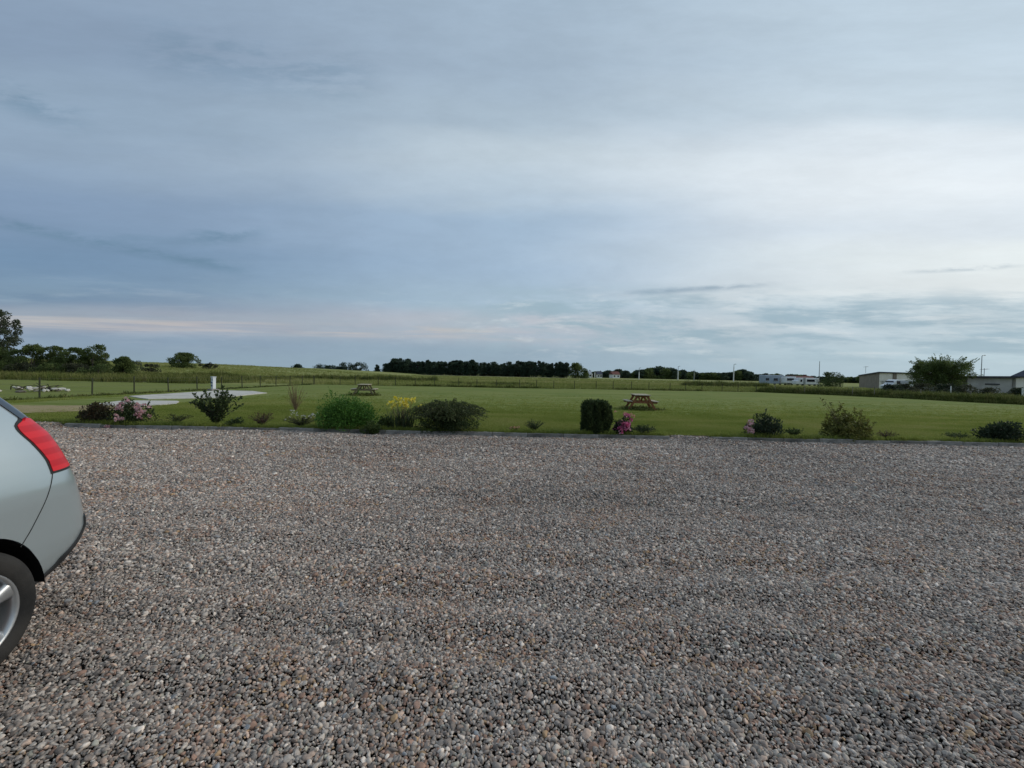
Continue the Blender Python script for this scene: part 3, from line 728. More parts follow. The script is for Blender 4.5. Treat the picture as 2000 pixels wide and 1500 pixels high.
    for s in WS:
        for sd in (-1, 1):
            w = obj('wheel', mesh_from('wheel', *(lambda mb: (mb.v, mb.f))(MB().tube([(-.15, 0, 0), (-.05, 0, 0)], .06, 16)), 'dark_liner'), t)
            w.location = (sd * .905, -s, RW); w.rotation_euler = (R(22), 0, 0 if sd > 0 else math.pi)
            lathe(tyre, 56, 'rubber', 'tyre', w); lathe(rim, 48, 'alloy', 'rim', w)
            lathe([(-.055, .0), (-.055, .135), (-.065, .14)], 32, 'disc_rust', 'brake_disc', w)
            lathe([(-.02, .0), (-.015, .035), (-.03, .055), (-.05, .06)], 20, 'alloy', 'hub_cap', w)
            for k in range(5):
                a = 2 * math.pi * k / 5; ca, sa = math.cos(a), math.sin(a); V = []
                for r, wd, x0 in ((.03, .036, -.018), (.10, .030, -.010), (.16, .034, -.006), (.212, .050, -.004)):
                    for sg, dx in ((-1, -.012), (-.55, 0), (.55, 0), (1, -.012)):
                        V.append((x0 + dx, r * ca - sg * wd * sa, r * sa + sg * wd * ca))
                    V += [(x0 - .05, r * ca - .8 * wd * sa, r * sa + .8 * wd * ca), (x0 - .05, r * ca + .8 * wd * sa, r * sa - .8 * wd * ca)]
                F = [(i * 6 + j, i * 6 + (j + 1) % 6, (i + 1) * 6 + (j + 1) % 6, (i + 1) * 6 + j) for i in range(3) for j in range(6)]
                obj('spoke', mesh_from('spoke', V, F, 'alloy', True), w)
            # dark liner inside the opening
            V, F = [], []
            for k in range(25):
                a = .06 + (math.pi - .12) * (k / 24)
                for x in (-.36, -.02): V.append((sd * (.905 + x), -s + .380 * math.cos(a), RW + .012 + .380 * math.sin(a)))
            for k in range(24): F.append((2 * k, 2 * k + 1, 2 * k + 3, 2 * k + 2))
            obj('wheel_arch_liner', mesh_from('wheel_arch_liner', V, F, 'dark_liner', True), t)
    return t
car()

# ------------------------------------------------------------------ border plants
G0 = dict(
    leaf_dark=[(0.026, 0.042, 0.017), (0.046, 0.070, 0.025), (0.072, 0.10, 0.036)],
    leaf_deep=[(0.018, 0.030, 0.018), (0.032, 0.050, 0.026), (0.052, 0.074, 0.036)],
    leaf_bright=[(0.036, 0.092, 0.016), (0.068, 0.165, 0.026), (0.125, 0.26, 0.045)],
    leaf_mid=[(0.040, 0.066, 0.018), (0.066, 0.100, 0.028), (0.10, 0.135, 0.042)],
    leaf_red=[(0.030, 0.034, 0.016), (0.050, 0.048, 0.022), (0.075, 0.042, 0.026), (0.050, 0.075, 0.026)],
    leaf_yellow=[(0.070, 0.082, 0.020), (0.13, 0.140, 0.034), (0.24, 0.225, 0.065)],
    leaf_grey=[(0.048, 0.068, 0.026), (0.078, 0.102, 0.036), (0.125, 0.145, 0.052)],
    leaf_weed=[(0.075, 0.095, 0.026), (0.12, 0.135, 0.04), (0.17, 0.16, 0.06)],
    leaf_rust=[(0.085, 0.040, 0.026), (0.12, 0.065, 0.040), (0.13, 0.10, 0.045)],
    leaf_pine=[(0.032, 0.054, 0.038), (0.050, 0.080, 0.052), (0.076, 0.112, 0.066)],
    leaf_tree=[(0.064, 0.092, 0.030), (0.10, 0.138, 0.042), (0.16, 0.195, 0.064)],
    leaf_willow=[(0.062, 0.092, 0.028), (0.10, 0.14, 0.040), (0.15, 0.19, 0.060)],
    leaf_poplar=[(0.050, 0.066, 0.040), (0.080, 0.10, 0.058), (0.16, 0.175, 0.13)],
    leaf_hedge=[(0.036, 0.044, 0.026), (0.056, 0.064, 0.036), (0.085, 0.085, 0.050)],
    petal_pink=[(0.52, 0.22, 0.25), (0.68, 0.42, 0.43), (0.80, 0.66, 0.64)],
    petal_hot=[(0.48, 0.07, 0.20), (0.60, 0.15, 0.30), (0.70, 0.34, 0.44)],
    petal_yellow=[(0.68, 0.55, 0.03), (0.80, 0.70, 0.10), (0.82, 0.78, 0.35)],
    petal_white=[(0.60, 0.60, 0.52), (0.75, 0.75, 0.70)],
    petal_peach=[(0.55, 0.26, 0.17), (0.66, 0.42, 0.32)])
for k_, s_ in G0.items(): leafmat(k_, s_, (0.42 if k_ in ('leaf_pine', 'leaf_tree', 'leaf_willow', 'leaf_poplar', 'leaf_hedge') else 0.28) if 'leaf' in k_ else 0.35, spec=0.22)
pbr('bark', (0.075, 0.060, 0.045), (0.13, 0.11, 0.085), 12, 0.95, 0.6, 40)
pbr('bark_dark', (0.035, 0.030, 0.025), (0.065, 0.055, 0.045), 12, 0.95, 0.6, 40)
pbr('twig', (0.16, 0.115, 0.065), (0.23, 0.17, 0.095), 12, 0.9)

def plant(name, x, y, z, label, cat='shrub', group=None): return empty(name, (x, y, z), 0, label, cat, group)
def dome_clumps(rng, k, rx, ry, h, cr, low=0.08, flat=0.0):
    """clump centres over a dome of half-widths rx, ry and height h"""
    C, Rd = [], []
    for i in range(k):
        a = rng.uniform(0, 6.283); el = math.asin(rng.uniform(low, 1.0)); q = rng.uniform(0.45, 0.95)
        e = rng.uniform(0.85, 1.12); r = cr * rng.uniform(0.7, 1.25)
        xx, yy = math.cos(a) * math.cos(el) * (rx - r * .55) * q * e, math.sin(a) * math.cos(el) * (ry - r * .55) * q * e
        zz = (math.sin(el) ** (1.0 - flat)) * (h - r * .8) * q * e
        C.append((xx, yy, max(zz, r * 0.55))); Rd.append((r, r, r * 0.85))
    return C, Rd
def stems_to(rng, C, r0=0.012, frac=0.6, mat='bark_dark', k=14):
    mb = MB(); idx = rng.permutation(len(C))[:k]
    for i in idx:
        c = np.array(C[i]); m = c * np.array([.45, .45, .5]) + rng.normal(0, .03, 3)
        mb.tube([(c[0] * .06, c[1] * .06, -.03), m, c], [r0, r0 * .7, r0 * .3], 5)
    return mb
def bush(name, label, x, y, rx, ry, h, leaf, L, W, k=26, n=130, cr=None, seed=0, up=0.25, low=0.05, flat=0.25, cat='shrub', z=LZ, group=None, spikes=0):
    rng = np.random.default_rng(seed + 100); t = plant(name, x, y, z, label, cat, group)
    C, Rd = dome_clumps(rng, k, rx, ry, h, cr or min(rx, h) * 0.36, low, flat)
    P, D, T = clump_leaves(rng, C, Rd, n)
    if spikes:   # young shoots standing out of the outline
        for i in range(spikes):
            c = np.array(C[rng.integers(len(C))]); d = unit(np.array([c[0] * 0.8, c[1] * 0.8, abs(c[2]) + .25]) + rng.normal(0, .12, 3)); l = cr_ = rng.uniform(.12, .30) * max(h, .4)
            q = rng.uniform(0, 1, 16)[:, None]; P = np.r_[P, c + d * (np.array(Rd[0]).mean() * .6 + q * l)]; D = np.r_[D, rng.normal(0, .6, (16, 3)) + d]; T = np.r_[T, rng.uniform(.4, 1, 16)]
    D = unit(D) * 0.8 + rng.normal(0, 0.55, D.shape) + np.array([0, 0, up])
    P[:, 2] = np.maximum(P[:, 2], 0.012)
    obj('foliage', foliage_mesh('foliage', rng, P, D, L, W, leaf, T), t)
    stems_to(rng, C).build('stem', 'bark_dark', t)
    t['_c'] = 0; del t['_c']
    return t, C, Rd, rng
def flower_protos(kind, mat, n, rad, seed):
    rng = np.random.default_rng(seed); out = []
    for i in range(3):
        if kind == 'ball':
            q = unit(rng.normal(size=(n, 3))); q[:, 2] = np.abs(q[:, 2]) * .9; P = q * rad * rng.uniform(.25, .75, (n, 1)); D = q + rng.normal(0, .5, q.shape)
            out.append(foliage_mesh('flower', rng, P, D, rad * .75, rad * .75, mat))
        else:
            a = np.linspace(0, 6.283, n, endpoint=False); D = np.stack([np.cos(a), np.sin(a), np.full(n, .35)], -1); P = D * rad * .08
            out.append(foliage_mesh('flower', rng, P, D, rad, rad * .5, mat))
    return out
def flowers(t, pts, protos, rng, smin=.8, smax=1.25, tilt=.5, name='flower'):
    for p in pts:
        o = obj(name, protos[rng.integers(len(protos))], t, tuple(p)); s = rng.uniform(smin, smax); o.scale = (s, s, s)
        o.rotation_euler = (rng.normal(.35, tilt), rng.normal(0, tilt), rng.uniform(0, 6.28))
def arching(name, label, x, y, n, spread, h, leaf, L, W, per=22, droop=.5, seed=0, cat='shrub', stem='bark_dark', r0=.008, ell=(1, 1), z=LZ, lean=(0, 0), bare=.15, up=0.2):
    """stems that rise from the base and arch outwards, leaves set along them"""
    rng = np.random.default_rng(seed + 500); t = plant(name, x, y, z, label, cat); mb = MB(); P, D, T = [], [], []
    for i in range(n):
        a = rng.uniform(0, 6.283); sp = spread * math.sqrt(rng.uniform(.02, 1)); hh = h * rng.uniform(.55, 1.0) * (1 - .25 * (sp / spread) ** 2)
        ex, ey = math.cos(a) * sp * ell[0] + lean[0] * hh, math.sin(a) * sp * ell[1] + lean[1] * hh
        q = np.linspace(0, 1, 7)[:, None]
        zz = hh * (q * (1 + droop) - droop * q ** 2.6)
        pts = np.concatenate([ex * q ** (1.15) + rng.normal(0, .008, (7, 1)), ey * q ** 1.15 + rng.normal(0, .008, (7, 1)), zz], 1); pts[0] *= .2
        mb.tube([tuple(p) for p in pts], list(np.linspace(r0, r0 * .25, 7)), 4, False)
        u = rng.uniform(bare, 1, per); idx = u * 6; i0 = np.minimum(idx.astype(int), 5); fr = (idx - i0)[:, None]
        pp = pts[i0] * (1 - fr) + pts[i0 + 1] * fr; tg = unit(pts[i0 + 1] - pts[i0])
        P.append(pp + rng.normal(0, L * .12, pp.shape)); D.append(tg * .7 + rng.normal(0, .75, pp.shape) + np.array([0, 0, up])); T.append(np.clip(rng.uniform(0, .5) + rng.uniform(0, .5, per), 0, 1))
    P, D, T = np.concatenate(P), np.concatenate(D), np.concatenate(T); P[:, 2] = np.maximum(P[:, 2], 0.01)
    if per: obj('foliage', foliage_mesh('foliage', rng, P, D, L, W, leaf, T), t)
    mb.build('stem', stem, t); return t, P, rng
def ribbon_clump(name, label, x, y, n, h, spread, width, mat, seed, cat='plant', bend=.7, z=LZ):
    rng = np.random.default_rng(seed + 900); t = plant(name, x, y, z, label, cat); v, f = blade_tuft(rng, n, h, spread, width, bend)
    me = mesh_from('foliage', v, f, mat, tint=np.repeat(rng.uniform(0, 1, n), 3)); obj('foliage', me, t); return t, rng

BY = 11.95
rose_p = flower_protos('ball', 'petal_pink', 26, .058, 1); hot_p = flower_protos('ball', 'petal_hot', 30, .078, 2)
yel_p = flower_protos('ball', 'petal_yellow', 16, .075, 3); wht_p = flower_protos('star', 'petal_white', 9, .038, 4); pch_p = flower_protos('ball', 'petal_peach', 20, .06, 5)
def surf_pts(C, Rd, rng, n, face=-1.0, zmin=.1, push=1.0, xr=None):
    out = []; tries = 0
    while len(out) < n and tries < 4000:
        tries += 1
        i = rng.integers(len(C)); c, r = np.array(C[i]), np.array(Rd[i]); d = unit(rng.normal(size=3) + np.array([0, face, .45]))
        p = c + d * r * push
        if p[2] < zmin or (xr and not xr[0] < p[0] < xr[1]): continue
        if any(np.linalg.norm((p - np.array(C[j])) / np.array(Rd[j])) < .82 for j in range(len(C)) if j != i): continue
        out.append(p)
    return out

bush('reddish_shrub', 'low reddish green shrub left of the pink roses near the car', -10.95, BY, .55, .45, .68, 'leaf_red', .060, .034, 24, 120, seed=1, spikes=10)
t, C, Rd, rng = bush('rose_bush', 'rounded rose bush with many pale pink blooms near the car', -10.08, BY - .02, .54, .46, .74, 'leaf_dark', .055, .034, 24, 110, seed=2, spikes=6)
pts = surf_pts(C, Rd, rng, 40, push=1.08); flowers(t, pts, rose_p, rng)
flowers(t, [(-.28 + .05 * i, -.42 - .03 * i, -.04) for i in range(2)], rose_p, rng)
arching('leafy_weed', 'sprawling yellow green weed left of the upright dark shrub', -8.95, BY + .05, 26, .42, .30, 'leaf_weed', .05, .028, 14, seed=3, cat='weed')
arching('upright_shrub', 'dark green upright shrub with ragged leafy shoots before the pad', -7.86, BY + .05, 40, .62, 1.10, 'leaf_dark', .085, .048, 46, droop=.25, seed=4, bare=.05)
bush('dark_leafy_plant', 'small dark leafy plant at the foot of the upright shrub', -7.28, BY - .12, .24, .2, .26, 'leaf_dark', .06, .04, 10, 70, seed=41)
arching('red_stem_plant', 'small dark red stemmed plant between upright shrub and round bush', -6.62, BY, 46, .34, .42, 'leaf_rust', .06, .014, 10, droop=.1, seed=5, cat='plant')
t, P, rng = arching('daisy_patch', 'straggling patch of small white daisies left of the round bush', -5.62, BY + .12, 60, .52, .34, 'leaf_weed', .05, .02, 9, droop=.1, seed=6, cat='flowers')
flowers(t, [(rng.uniform(-.5, .5), rng.uniform(-.3, .4), rng.uniform(.16, .40)) for _ in range(18)], wht_p, rng)
bush('round_bush', 'large rounded bright green bush overhanging the edging', -4.48, BY + .02, .94, .70, 1.06, 'leaf_bright', .050, .026, 72, 210, seed=7, flat=.2, spikes=26)
bush('trailing_plant', 'small pale green plant spilling over the edging beside the round bush', -3.55, 11.46, .26, .2, .34, 'leaf_mid', .06, .036, 12, 70, seed=8, z=.02)
bush('leafy_clump', 'leafy green clump between the round bush and yellow lilies', -3.28, BY - .05, .28, .24, .44, 'leaf_mid', .075, .04, 12, 70, seed=81)
leafmat('lily_blade', [(0.020, 0.036, 0.016), (0.040, 0.062, 0.024), (0.062, 0.086, 0.034)], .2)
t, rng = ribbon_clump('yellow_lily', 'clump of yellow lilies with strap leaves beside the spreading shrub', -2.92, BY + .02, 150, .62, .30, .011, 'lily_blade', 9, 'flowers', .55)
mb = MB(); hp = []
for i in range(17):
    a = rng.uniform(0, 6.28); r = .12 + .36 * rng.uniform(); ex, ey, ez = r * math.cos(a) + .12, r * math.sin(a) * .6, rng.uniform(.56, .80)
    mb.tube([(ex * .3, ey * .3, 0), (ex * .7, ey * .7, ez * .6), (ex, ey, ez)], [.006, .005, .004], 5, False); hp.append((ex, ey, ez))
mb.build('flower_stem', 'twig', t); flowers(t, hp, yel_p, rng, .8, 1.3, .5)
t, P, rng = arching('spreading_shrub', 'wide low dark shrub with arching twigs spilling over the edging', -1.68, BY - .10, 380, 1.14, .70, 'leaf_grey', .050, .024, 44, droop=1.7, seed=10, ell=(1, .72), r0=.006, bare=.1)
C, Rd = dome_clumps(rng, 54, 1.0, .60, .58, .20, .0, .3); P, D, T = clump_leaves(rng, C, Rd, 130); P[:, 2] = np.maximum(P[:, 2], .01)
obj('inner_foliage', foliage_mesh('inner_foliage', rng, P, D + rng.normal(0, .6, D.shape), .05, .026, 'leaf_dark', T), t)
arching('feathery_weed', 'small feathery weed alone in the middle of the border', .60, BY - .02, 48, .30, .36, 'leaf_mid', .05, .014, 14, droop=.2, seed=11, cat='weed')
t, P, rng = arching('withered_flower', 'low withered orange flower beside the feathery weed', .05, BY - .05, 16, .20, .14, 'leaf_weed', .04, .016, 8, seed=111, cat='flowers')
flowers(t, [(rng.uniform(-.16, .16), rng.uniform(-.1, .1), rng.uniform(.07, .14)) for _ in range(7)], pch_p, rng, .4, .7)
def column_bush():
    rng = np.random.default_rng(120); t = plant('clipped_box', 2.24, BY + .02, LZ, 'dense dark square clipped evergreen beside the pink peony', 'shrub')
    n = 9000; a = rng.uniform(0, 6.283, n); zz = rng.uniform(0, .82, n); bump = 1 + .14 * np.sin(a * 3 + zz * 5) + .06 * np.sin(a * 7 - zz * 11)
    prof = np.interp(zz, [0, .1, .45, .66, .82], [.31, .35, .37, .35, .22]) * bump; rr = prof * rng.uniform(.72, 1.03, n) ** .6
    P = np.stack([rr * np.cos(a), rr * np.sin(a), zz], -1); D = np.stack([np.cos(a) * .45, np.sin(a) * .45, np.full(n, .9)], -1) + rng.normal(0, .35, (n, 3))
    T = np.clip(.5 + .5 * np.sin(a * 9 + zz * 4) * .5 + rng.uniform(-.4, .4, n), 0, 1)
    sp = []
    for i in range(46):
        a0, r0_ = rng.uniform(0, 6.28), rng.uniform(.05, .36); q = rng.uniform(0, 1, (12, 1)); sp.append(np.array([r0_ * math.cos(a0), r0_ * math.sin(a0), .70]) + q * np.array([math.cos(a0) * .05, math.sin(a0) * .05, rng.uniform(.06, .17)]))
    sp = np.concatenate(sp); P = np.r_[P, sp]; D = np.r_[D, rng.normal(0, .5, sp.shape) + np.array([0, 0, .9])]; T = np.r_[T, rng.uniform(.3, 1, len(sp))]
    obj('foliage', foliage_mesh('foliage', rng, P, D, .09, .026, 'leaf_dark', T), t)
    mb = MB()
    for i in range(9): mb.tube([(rng.normal(0, .03), rng.normal(0, .03), -.03), (rng.normal(0, .12), rng.normal(0, .12), .4), (rng.normal(0, .18), rng.normal(0, .18), .82)], [.012, .009, .004], 5)
    mb.build('stem', 'bark_dark', t)
column_bush()
t, C, Rd, rng = bush('peony_bush', 'small bush with hot pink blooms right of the clipped evergreen', 2.90, BY - .10, .30, .28, .50, 'leaf_deep', .07, .038, 14, 70, seed=13, spikes=4)
flowers(t, surf_pts(C, Rd, rng, 20, push=1.05, zmin=.04), hot_p, rng, .75, 1.15)
flowers(t, [(-.16, .0, .58), (.10, .02, .54), (.24, .0, .50), (.33, .05, .47)], pch_p, rng, .7, 1.0)
arching('low_conifer', 'low spreading dark green plant right of the hot pink blooms', 3.46, BY - .12, 44, .36, .26, 'leaf_dark', .05, .02, 26, droop=.4, seed=14, lean=(.4, 0))
t, C, Rd, rng = bush('dark_bush', 'rounded dark bush with faded pink blooms at its left side', 6.74, BY - .02, .56, .44, .62, 'leaf_deep', .058, .032, 28, 120, seed=15, spikes=10)
flowers(t, [(-.50 + rng.normal(0, .06), -.16 + rng.normal(0, .08), rng.uniform(.08, .42)) for _ in range(14)], rose_p, rng, .7, 1.05)
arching('green_weed', 'small green weed directly right of the dark bush with pink blooms', 7.50, BY, 30, .24, .26, 'leaf_mid', .055, .028, 12, seed=16, cat='weed')
t, C, Rd, rng = bush('yellow_green_shrub', 'loose yellow green shrub with one long shoot leaning left', 8.88, BY, .64, .52, .86, 'leaf_yellow', .072, .038, 34, 100, seed=17, spikes=30)
mb = MB(); P = []
for i in range(6):
    e = np.array([-.70 + .09 * i, rng.normal(0, .08), 1.05 - .06 * i]); q = np.linspace(.3, 1, 18)[:, None]; l = e * q + np.array([0, 0, .0]); mb.tube([(0, 0, .1), tuple(e * .55 + np.array([0, 0, .05])), tuple(e)], [.008, .006, .003], 4, False); P.append(l + rng.normal(0, .02, l.shape))
P = np.concatenate(P); mb.build('shoot', 'twig', t); obj('shoot_leaves', foliage_mesh('shoot_leaves', rng, P, rng.normal(0, 1, P.shape) + np.array([-.4, 0, .6]), .07, .034, 'leaf_yellow'), t)
arching('brown_weed', 'thin brownish weed right of the yellow green shrub', 9.98, BY, 40, .34, .26, 'leaf_rust', .045, .012, 7, droop=.1, seed=18, cat='weed')
arching('tufted_weed', 'tufted green weed left of the shrub at the right edge', 11.86, BY, 44, .30, .24, 'leaf_mid', .05, .022, 12, droop=.3, seed=19, cat='weed')
bush('corner_shrub', 'dark shrub cut by the right edge of the picture', 12.98, BY, .66, .5, .64, 'leaf_deep', .07, .04, 30, 110, seed=20, spikes=10)

# thin twiggy shrub standing out on the lawn
arching('twiggy_shrub', 'nearly bare brown twiggy shrub standing alone on the lawn', -7.96, 16.6, 44, .42, 1.18, 'leaf_rust', .035, .016, 5, droop=.02, seed=30, stem='twig', r0=.009, bare=.5, z=LZ)

# ------------------------------------------------------------------ picnic tables
pbr('wood_warm', (0.22, 0.085, 0.036), (0.31, 0.14, 0.062), 3, 0.7, 0.3, 30, stretch=(6, 1, 6))
pbr('wood_grey', (0.33, 0.29, 0.20), (0.43, 0.39, 0.29), 3, 0.75, 0.3, 30, stretch=(6, 1, 6))
pbr('wood_pale', (0.16, 0.135, 0.075), (0.24, 0.20, 0.12), 3, 0.75, 0.3, 30, stretch=(6, 1, 6))
def picnic(x, y, rz, label, legm, topm, w=1.42, l=1.45, h=.70):
    t = empty('picnic_table', (x, y, float(z_lawn(x, y))), rz, label, 'picnic table', 'picnic tables on the lawn')
    tw = .70; n = 5; pw = tw / n
    for i in range(n): bevel(MB().box((-tw / 2 + pw * (i + .5), 0, h - .018), (pw - .010, l, .036)).build('table_plank', topm, t), .005)
    for sd in (-1, 1):
        for k in range(2): bevel(MB().box((sd * (w / 2 - .06 - .125 * k), 0, .40), (.115, l, .036)).build('bench_plank', topm, t), .005)
    for ye in (-l / 2 + .22, l / 2 - .22):
        for sd in (-1, 1): MB().bar((sd * .20, ye, h - .04), (sd * (w / 2 - .10), ye, -.02), .100, .045, (0, 1, 0)).build('leg', legm, t)
        MB().box((0, ye + .042, .345), (w - .06, .040, .090)).build('bench_beam', legm, t)
        MB().box((0, ye + .042, h - .075), (tw - .06, .040, .075)).build('top_beam', legm, t)
        MB().bar((0, ye * .98, h - .11), (0, ye * .25, .37), .040, .07, (1, 0, 0)).build('brace', legm, t)
    MB().box((0, 0, .345), (.07, l - .5, .04)).build('stretcher', legm, t)
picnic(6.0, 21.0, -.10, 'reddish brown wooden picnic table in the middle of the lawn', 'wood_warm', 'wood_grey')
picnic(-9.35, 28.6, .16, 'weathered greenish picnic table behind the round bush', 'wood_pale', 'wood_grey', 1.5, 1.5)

# ------------------------------------------------------------------ fences
pbr('post_green', (0.035, 0.042, 0.022), (0.055, 0.058, 0.034), 8, 0.8)
pbr('wire', (0.09, 0.09, 0.08), None, rough=0.6, metal=0.3)
pbr('post_wood', (0.16, 0.14, 0.11), (0.25, 0.22, 0.18), 8, 0.9, 0.3, 30)
pbr('paint_white', (0.62, 0.62, 0.60), (0.74, 0.74, 0.72), 4, 0.7)
def wire_fence(p0, p1, step, label, h=.92, zf=z_lawn, pm='post_green', pr=.034, jit=.0, wires=(.25, .5, .74, .95), seed=1):
    rng = np.random.default_rng(seed); d = math.hypot(p1[0] - p0[0], p1[1] - p0[1]); n = int(d / step)
    t = empty('wire_fence', (p0[0], p0[1], float(zf(*p0))), 0, label, 'fence', 'wire fences round the lawn')
    pme = mesh_from('post', *(lambda mb: (mb.v, mb.f))(MB().tube([(0, 0, -.1), (0, 0, h)], pr, 7)), pm); tops = []
    for i in range(n + 1):
        f = (i + (rng.normal() * jit if 0 < i < n else 0)) / n; x, y = p0[0] + (p1[0] - p0[0]) * f, p0[1] + (p1[1] - p0[1]) * f; z = float(zf(x, y))
        o = obj('post', pme, t, (x - p0[0], y - p0[1], z - float(zf(*p0)))); o.rotation_euler = (rng.normal(0, .025), rng.normal(0, .025), rng.uniform(0, 6)); o.scale = (1, 1, rng.uniform(.94, 1.06)); tops.append((x, y, z))
    for k in wires:
        MB().tube([(a - p0[0], b - p0[1], c - float(zf(*p0)) + h * k + rng.normal(0, .008)) for a, b, c in tops], .0035, 4, False).build('wire', 'wire', t)
wire_fence((-21.0, 15.0), (-21.0, 47.6), 2.45, 'green post and wire fence along the left side of the lawn')
wire_fence((-21.0, 47.9), (28.6, 52.7), 2.15, 'post and wire fence across the far end of the lawn', jit=.12, seed=2)
wire_fence((30.2, 51.6), (46.0, 27.5), 3.2, 'low post and wire fence along the right side of the lawn', h=1.0, zf=z_field, pm='post_wood', jit=.1, seed=3)

# ------------------------------------------------------------------ hookup post and rubble
pbr('pedestal_white', (0.60, 0.63, 0.66), (0.70, 0.72, 0.74), 5, 0.5)
pbr('pedestal_blue', (0.13, 0.17, 0.24), None, rough=0.5)
t = empty('hookup_pedestal', (-19.72, 29.75, LZ + .035), R(-30), 'white and blue electric hookup post at the back of the pad', 'hookup post')
bevel(MB().box((0, 0, .05), (.55, .50, .10)).build('base', 'concrete', t), .02)
bevel(MB().box((0, 0, .48), (.24, .20, .76)).build('post', 'pedestal_white', t), .02)
bevel(MB().box((0, 0, .885), (.29, .25, .06)).build('cap', 'pedestal_white', t), .02)
for k in range(3):
    for sx in (-.045, .065):
        if (k, sx) == (2, -.045): continue
        bevel(MB().box((sx, -.112, .33 + .19 * k), (.085, .03, .11)).build('socket', 'pedestal_blue', t), .008)
MB().box((-.17, .04, .40), (.10, .10, .80)).build('support_post', 'pedestal_blue', t)
pbr('stone_pale', (0.42, 0.40, 0.35), (0.56, 0.54, 0.49), 4, 0.9, 0.4, 20)
pbr('stone_dark', (0.10, 0.09, 0.075), (0.17, 0.155, 0.13), 4, 0.95, 0.4, 20)
def rubble():
    rng = np.random.default_rng(77); cx, cy = -27.6, 26.3; t = empty('rubble_heap', (cx, cy, float(z_field(cx, cy))), 0, 'low heap of pale broken stones and branches beyond the left fence', 'rubble')
    for i in range(26):
        bm = bmesh.new(); bmesh.ops.create_icosphere(bm, subdivisions=1, radius=.5)
        for v in bm.verts: v.co *= rng.uniform(.75, 1.15)
        me = bpy.data.meshes.new('stone'); bm.to_mesh(me); bm.free(); me.materials.append(MAT['stone_pale' if rng.uniform() < .55 else 'stone_dark'])
        o = obj('stone', me, t, (rng.normal(0, .85), rng.normal(0, .5), rng.uniform(.05, .22))); s = rng.uniform(.14, .38); o.scale = (s * 1.5, s, s * .6); o.rotation_euler = (rng.normal(0, .3), rng.normal(0, .3), rng.uniform(0, 6))
    for i in range(9):
        a = rng.uniform(0, 6.28); x, y = rng.normal(0, .8), rng.normal(0, .4)
        MB().tube([(x, y, .1), (x + .5 * math.cos(a), y + .3 * math.sin(a), .3), (x + 1.0 * math.cos(a), y + .5 * math.sin(a), rng.uniform(.3, .5))], [.03, .025, .012], 5).build('branch', 'bark_dark', t)
rubble()

# ------------------------------------------------------------------ trees
def tree_mesh(rng, h, rx, ry, base, k, n, leaf, L, W, cr, shell=.35, up=.0, trunk_r=.12, bark='bark', lean=(0, 0), cone=False, limbs=10, multi=1, gap=0.0):
    """returns crown mesh and trunk mesh; crown of k leaf clumps between base and h"""
    C, Rd = [], []
    for i in range(k):
        q = rng.uniform(0, 1); z = base + (h - base) * q; a = rng.uniform(0, 6.283)
        env = (1 - q) ** .75 if cone else math.sqrt(max(0.02, 1 - (2 * q - .85) ** 2 / 1.35))
        rr = math.sqrt(rng.uniform(.05, 1)) * env * rng.uniform(.8, 1.15); r = cr * rng.uniform(.65, 1.3) * (1 - .35 * q)
        C.append((math.cos(a) * rr * (rx - r * .5) + lean[0] * q, math.sin(a) * rr * (ry - r * .5) + lean[1] * q, min(z, h - r * .5))); Rd.append((r, r, r * .8))
    P, D, T = clump_leaves(rng, C, Rd, n, shell)
    D = D * .7 + rng.normal(0, .6, D.shape) + np.array([0, 0, up])
    crown = foliage_mesh('crown', rng, P, D, L, W, leaf, T)
    mb = MB()
    for m in range(multi):
        ox, oy = (0, 0) if multi == 1 else (rng.normal(0, rx * .25), rng.normal(0, ry * .2))
        mb.tube([(ox, oy, -.2), (ox + lean[0] * .2, oy + lean[1] * .2, base + (h - base) * .25), (ox * 1.5 + lean[0] * .6, oy + lean[1] * .6, base + (h - base) * .75)], [trunk_r, trunk_r * .75, trunk_r * .25], 7)
    for i in rng.permutation(k)[:limbs]:
        c = np.array(C[i]); s = np.array([lean[0] * .25, lean[1] * .25, base + (c[2] - base) * .35]); mb.tube([tuple(s), tuple((s + c) / 2 + np.array([0, 0, .06 * h])), tuple(c)], [trunk_r * .42, trunk_r * .28, trunk_r * .1], 5, False)
    return crown, mesh_from('trunk', mb.v, mb.f, bark)
def put_tree(name, meshes, x, y, label, group=None, s=1.0, rz=0.0, sx=1.0, cat='tree', z=None):
    t = empty(name, (x, y, float(z_field(x, y)) - .05 if z is None else z), rz, label, cat, group); t.scale = (s * sx, s * sx, s)
    obj('crown', meshes[0], t); obj('trunk', meshes[1], t); return t
rt = np.random.default_rng(404)
# left edge: tall loose tree, thicket, dune bush
put_tree('poplar_tree', tree_mesh(rt, 8.6, 3.0, 2.8, 1.6, 60, 130, 'leaf_poplar', .26, .17, .75, trunk_r=.18, bark='bark', limbs=26), -69.2, 60.5, 'tall loose tree cut by the left edge of the picture')
put_tree('dark_bush', tree_mesh(rt, 3.4, 3.4, 2.4, .2, 40, 130, 'leaf_tree', .20, .12, .8, trunk_r=.07, limbs=8, multi=3), -67.0, 58.6, 'dark bush at the foot of the tall left tree', cat='bush')
th = [(-63.4, 59.5, 4.0, 1.9, 'tree-like bush nearest the tall left tree in the thicket'), (-61.2, 60.6, 3.9, 1.6, 'second thicket bush right of the tall left tree'), (-58.3, 59.8, 3.7, 2.0, 'middle bush of the left thicket with an open top'),
      (-55.6, 60.0, 4.2, 1.9, 'tallest bush of the left thicket with splayed shoots'), (-52.3, 60.6, 2.7, 1.1, 'small last bush at the right end of the thicket')]
